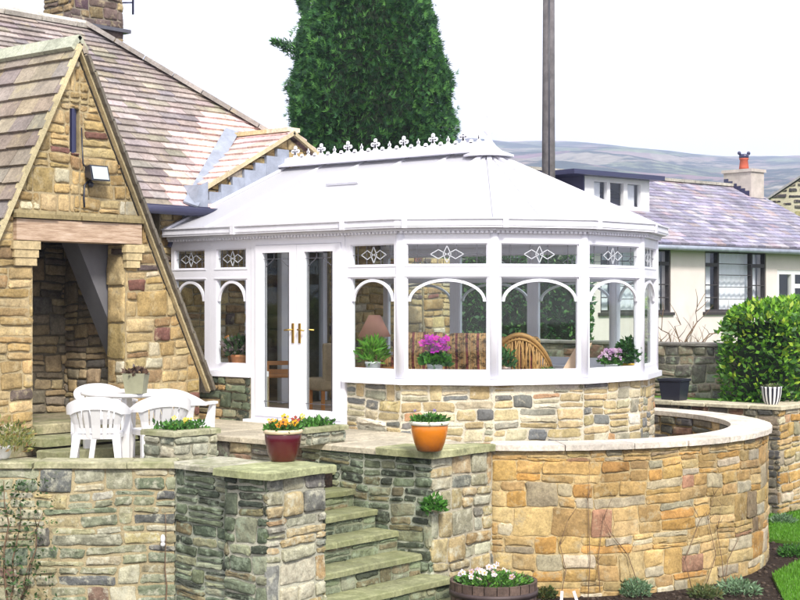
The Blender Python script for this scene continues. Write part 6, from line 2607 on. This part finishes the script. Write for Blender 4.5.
def soft_box(mb, x0, x1, y0, y1, z0, z1, r=0.06, n=4, mat=0):
    """rounded box by layered rounded rectangles"""
    def ring(e, z):
        pts = []
        for (cx, cy, a0_) in ((x1 - r, y1 - r, 0), (x0 + r, y1 - r, 90), (x0 + r, y0 + r, 180), (x1 - r, y0 + r, 270)):
            for i in range(n + 1):
                a = radians(a0_ + 90 * i / n)
                pts.append((cx + (r - e) * cos(a), cy + (r - e) * sin(a), z))
        return pts
    layers = []
    for i in range(n + 1):
        a = pi / 2 * i / n
        layers.append(ring(r * (1 - sin(a)), z0 + r * (1 - cos(a))))
    for i in range(n + 1):
        a = pi / 2 * i / n
        layers.append(ring(r * (1 - cos(a)), z1 - r + r * sin(a)))
    k = len(layers[0])
    vs = [p for l in layers for p in l]
    fs = [tuple(range(k - 1, -1, -1)), tuple(range((len(layers) - 1) * k, len(layers) * k))]
    for l in range(len(layers) - 1):
        for j in range(k):
            fs.append((l * k + j, l * k + (j + 1) % k, (l + 1) * k + (j + 1) % k, (l + 1) * k + j))
    mb.add(vs, fs, mat, smooth=True)


q = at(448, 300, 17.05)
sofa = empty('sofa', (q[0], q[1], 0), 'sofa with a gold and maroon patterned throw, its back to the window', 'sofa')
sofa.rotation_euler = (0, 0, radians(33))
m = MB()
soft_box(m, -0.62, 0.62, -0.28, 0.50, 0.12, 0.45)
m.build('seat', FAB, sofa, local=True)
m = MB()
soft_box(m, -0.60, 0.02, -0.32, -0.08, 0.40, 1.00, 0.09)
soft_box(m, 0.0, 0.60, -0.34, -0.10, 0.40, 0.99, 0.09)
m.build('backrest', FAB, sofa, local=True)
for sx in (-1, 1):
    m = MB()
    soft_box(m, sx * 0.66 - 0.09, sx * 0.66 + 0.09, -0.30, 0.48, 0.12, 0.72, 0.07)
    m.build('armrest', FAB, sofa, local=True)

WK = m_plain('honey_cane', (0.45, 0.24, 0.08), 0.5, mottle=0.3, scale=30)


def wicker(px, D, rz, label, h=0.95, w=0.34):
    q = at(px, 300, D)
    r = empty('wicker_chair', (q[0], q[1], 0), label, 'chair')
    r.rotation_euler = (0, 0, rz)
    m = MB()
    K = 26
    top, midr, low = [], [], []
    for i in range(K + 1):
        t = pi * (1.0 + i / K)
        x, y = w * cos(t), w * 0.95 * sin(t)
        zt = 0.62 + (h - 0.62) * max(0, -sin(t)) ** 1.5
        top.append((x * 1.1, y * 1.15, zt))
        midr.append((x * 1.0, y * 1.0, 0.42))
        low.append((x * 0.92, y * 0.92, 0.08))
    m.tube(top, 0.026, 8)
    m.tube([(p[0] * 0.99, p[1] * 0.99, p[2] - 0.05) for p in top], 0.014, 6)
    m.tube(midr, 0.018, 6)
    for i in range(0, K + 1):
        m.tube([top[i], midr[i]], 0.009, 5)
    for i in range(1, K - 2, 3):
        m.tube([top[i], midr[i + 3]], 0.007, 5)
        m.tube([midr[i], top[i + 3]], 0.007, 5)
    m.build('cane_back', WK, r, local=True)
    m = MB()
    soft_box(m, -w * 0.9, w * 0.9, -w * 0.85, w * 0.9, 0.30, 0.46, 0.06)
    m.build('seat_cushion', FAB, r, local=True)
    m = MB()
    soft_box(m, -w * 0.75, w * 0.75, -w * 0.85, -w * 0.5, 0.45, h - 0.02, 0.06)
    m.build('back_cushion', FAB, r, local=True)
    for (sx, sy) in ((-1, -1), (1, -1), (-1, 1), (1, 1)):
        m = MB()
        m.tube([(sx * w * 0.7, sy * w * 0.7, 0), (sx * w * 0.75, sy * w * 0.75, 0.34)], 0.02, 7)
        m.build('leg', WK, r, local=True)
    return r


wicker(521, 16.75, radians(32), 'honey cane armchair with striped cushions seen through the middle window', 0.98, 0.30)
q = on_sill(568, 0.22)
cu = MB()
cu.add([(q[0] - 0.09, q[1] - 0.05, 0.533), (q[0] + 0.09, q[1] + 0.05, 0.533), (q[0] + 0.20, q[1] + 0.16, 0.90), (q[0] + 0.05, q[1] + 0.08, 0.86),
        (q[0] - 0.11, q[1] - 0.01, 0.533), (q[0] + 0.07, q[1] + 0.09, 0.533), (q[0] + 0.18, q[1] + 0.20, 0.90), (q[0] + 0.03, q[1] + 0.12, 0.86)],
       [(0, 1, 2, 3), (7, 6, 5, 4), (0, 4, 5, 1), (1, 5, 6, 2), (2, 6, 7, 3), (3, 7, 4, 0)])
o = cu.build('picture_board', m_plain('peach_board', (0.62, 0.42, 0.30), 0.7))
tag(o, 'slanted peach coloured board leaning on the sill right of the cane chair', 'board')

# wooden chair and upholstered chair seen through the doors
q = at(281, 300, 18.3)
wc = empty('wooden_chair', (q[0], q[1], 0), 'dark orange wooden chair seen through the left door', 'chair')
wc.rotation_euler = (0, 0, radians(50))
m = MB()
soft_box(m, -0.2, 0.2, -0.2, 0.2, 0.42, 0.47, 0.02)
m.build('seat', OW, wc, local=True)
for (sx, sy) in ((-1, -1), (1, -1), (-1, 1), (1, 1)):
    m = MB()
    m.bar((sx * 0.18, sy * 0.18, 0), (sx * 0.18, sy * 0.18, 0.42 if sy > 0 else 0.62), 0.035, 0.035, up=(1, 0, 0))
    m.build('leg', OW, wc, local=True)
m = MB()
for z in (0.50, 0.60):
    m.bar((-0.18, -0.18, z), (0.18, -0.18, z), 0.025, 0.05)
m.build('backrest', OW, wc, local=True)
q = at(329, 300, 17.6)
uc = empty('tall_chair', (q[0], q[1], 0), 'tall beige upholstered chair seen through the right door', 'chair')
uc.rotation_euler = (0, 0, radians(70))
BG = m_plain('beige_fabric', (0.34, 0.26, 0.17), 0.95, mottle=0.2, scale=20)
m = MB()
soft_box(m, -0.16, 0.16, -0.2, -0.12, 0.40, 0.86, 0.03)
m.build('backrest', BG, uc, local=True)
m = MB()
soft_box(m, -0.2, 0.2, -0.2, 0.22, 0.30, 0.45, 0.04)
m.build('seat', BG, uc, local=True)
for (sx, sy) in ((-1, -1), (1, -1), (-1, 1), (1, 1)):
    m = MB()
    m.bar((sx * 0.16, sy * 0.16, 0), (sx * 0.16, sy * 0.16, 0.31), 0.035, 0.035, up=(1, 0, 0))
    m.build('leg', OW, uc, local=True)

# ================================================================== haze
HZ = True
if HZ:
    m = MB()
    m.box(-2300, 1900, -60, 2150, -8.9, 232)
    hm = bpy.data.materials.new('haze')
    hm.use_nodes = True
    nt = hm.node_tree
    nt.nodes.clear()
    out = nt.nodes.new('ShaderNodeOutputMaterial')
    pv = nt.nodes.new('ShaderNodeVolumePrincipled')
    pv.inputs['Color'].default_value = (0.64, 0.74, 1.0, 1)
    pv.inputs['Density'].default_value = 0.00048
    nt.links.new(pv.outputs[0], out.inputs['Volume'])
    o = m.build('haze', hm)
    tag(o, kind='stuff')
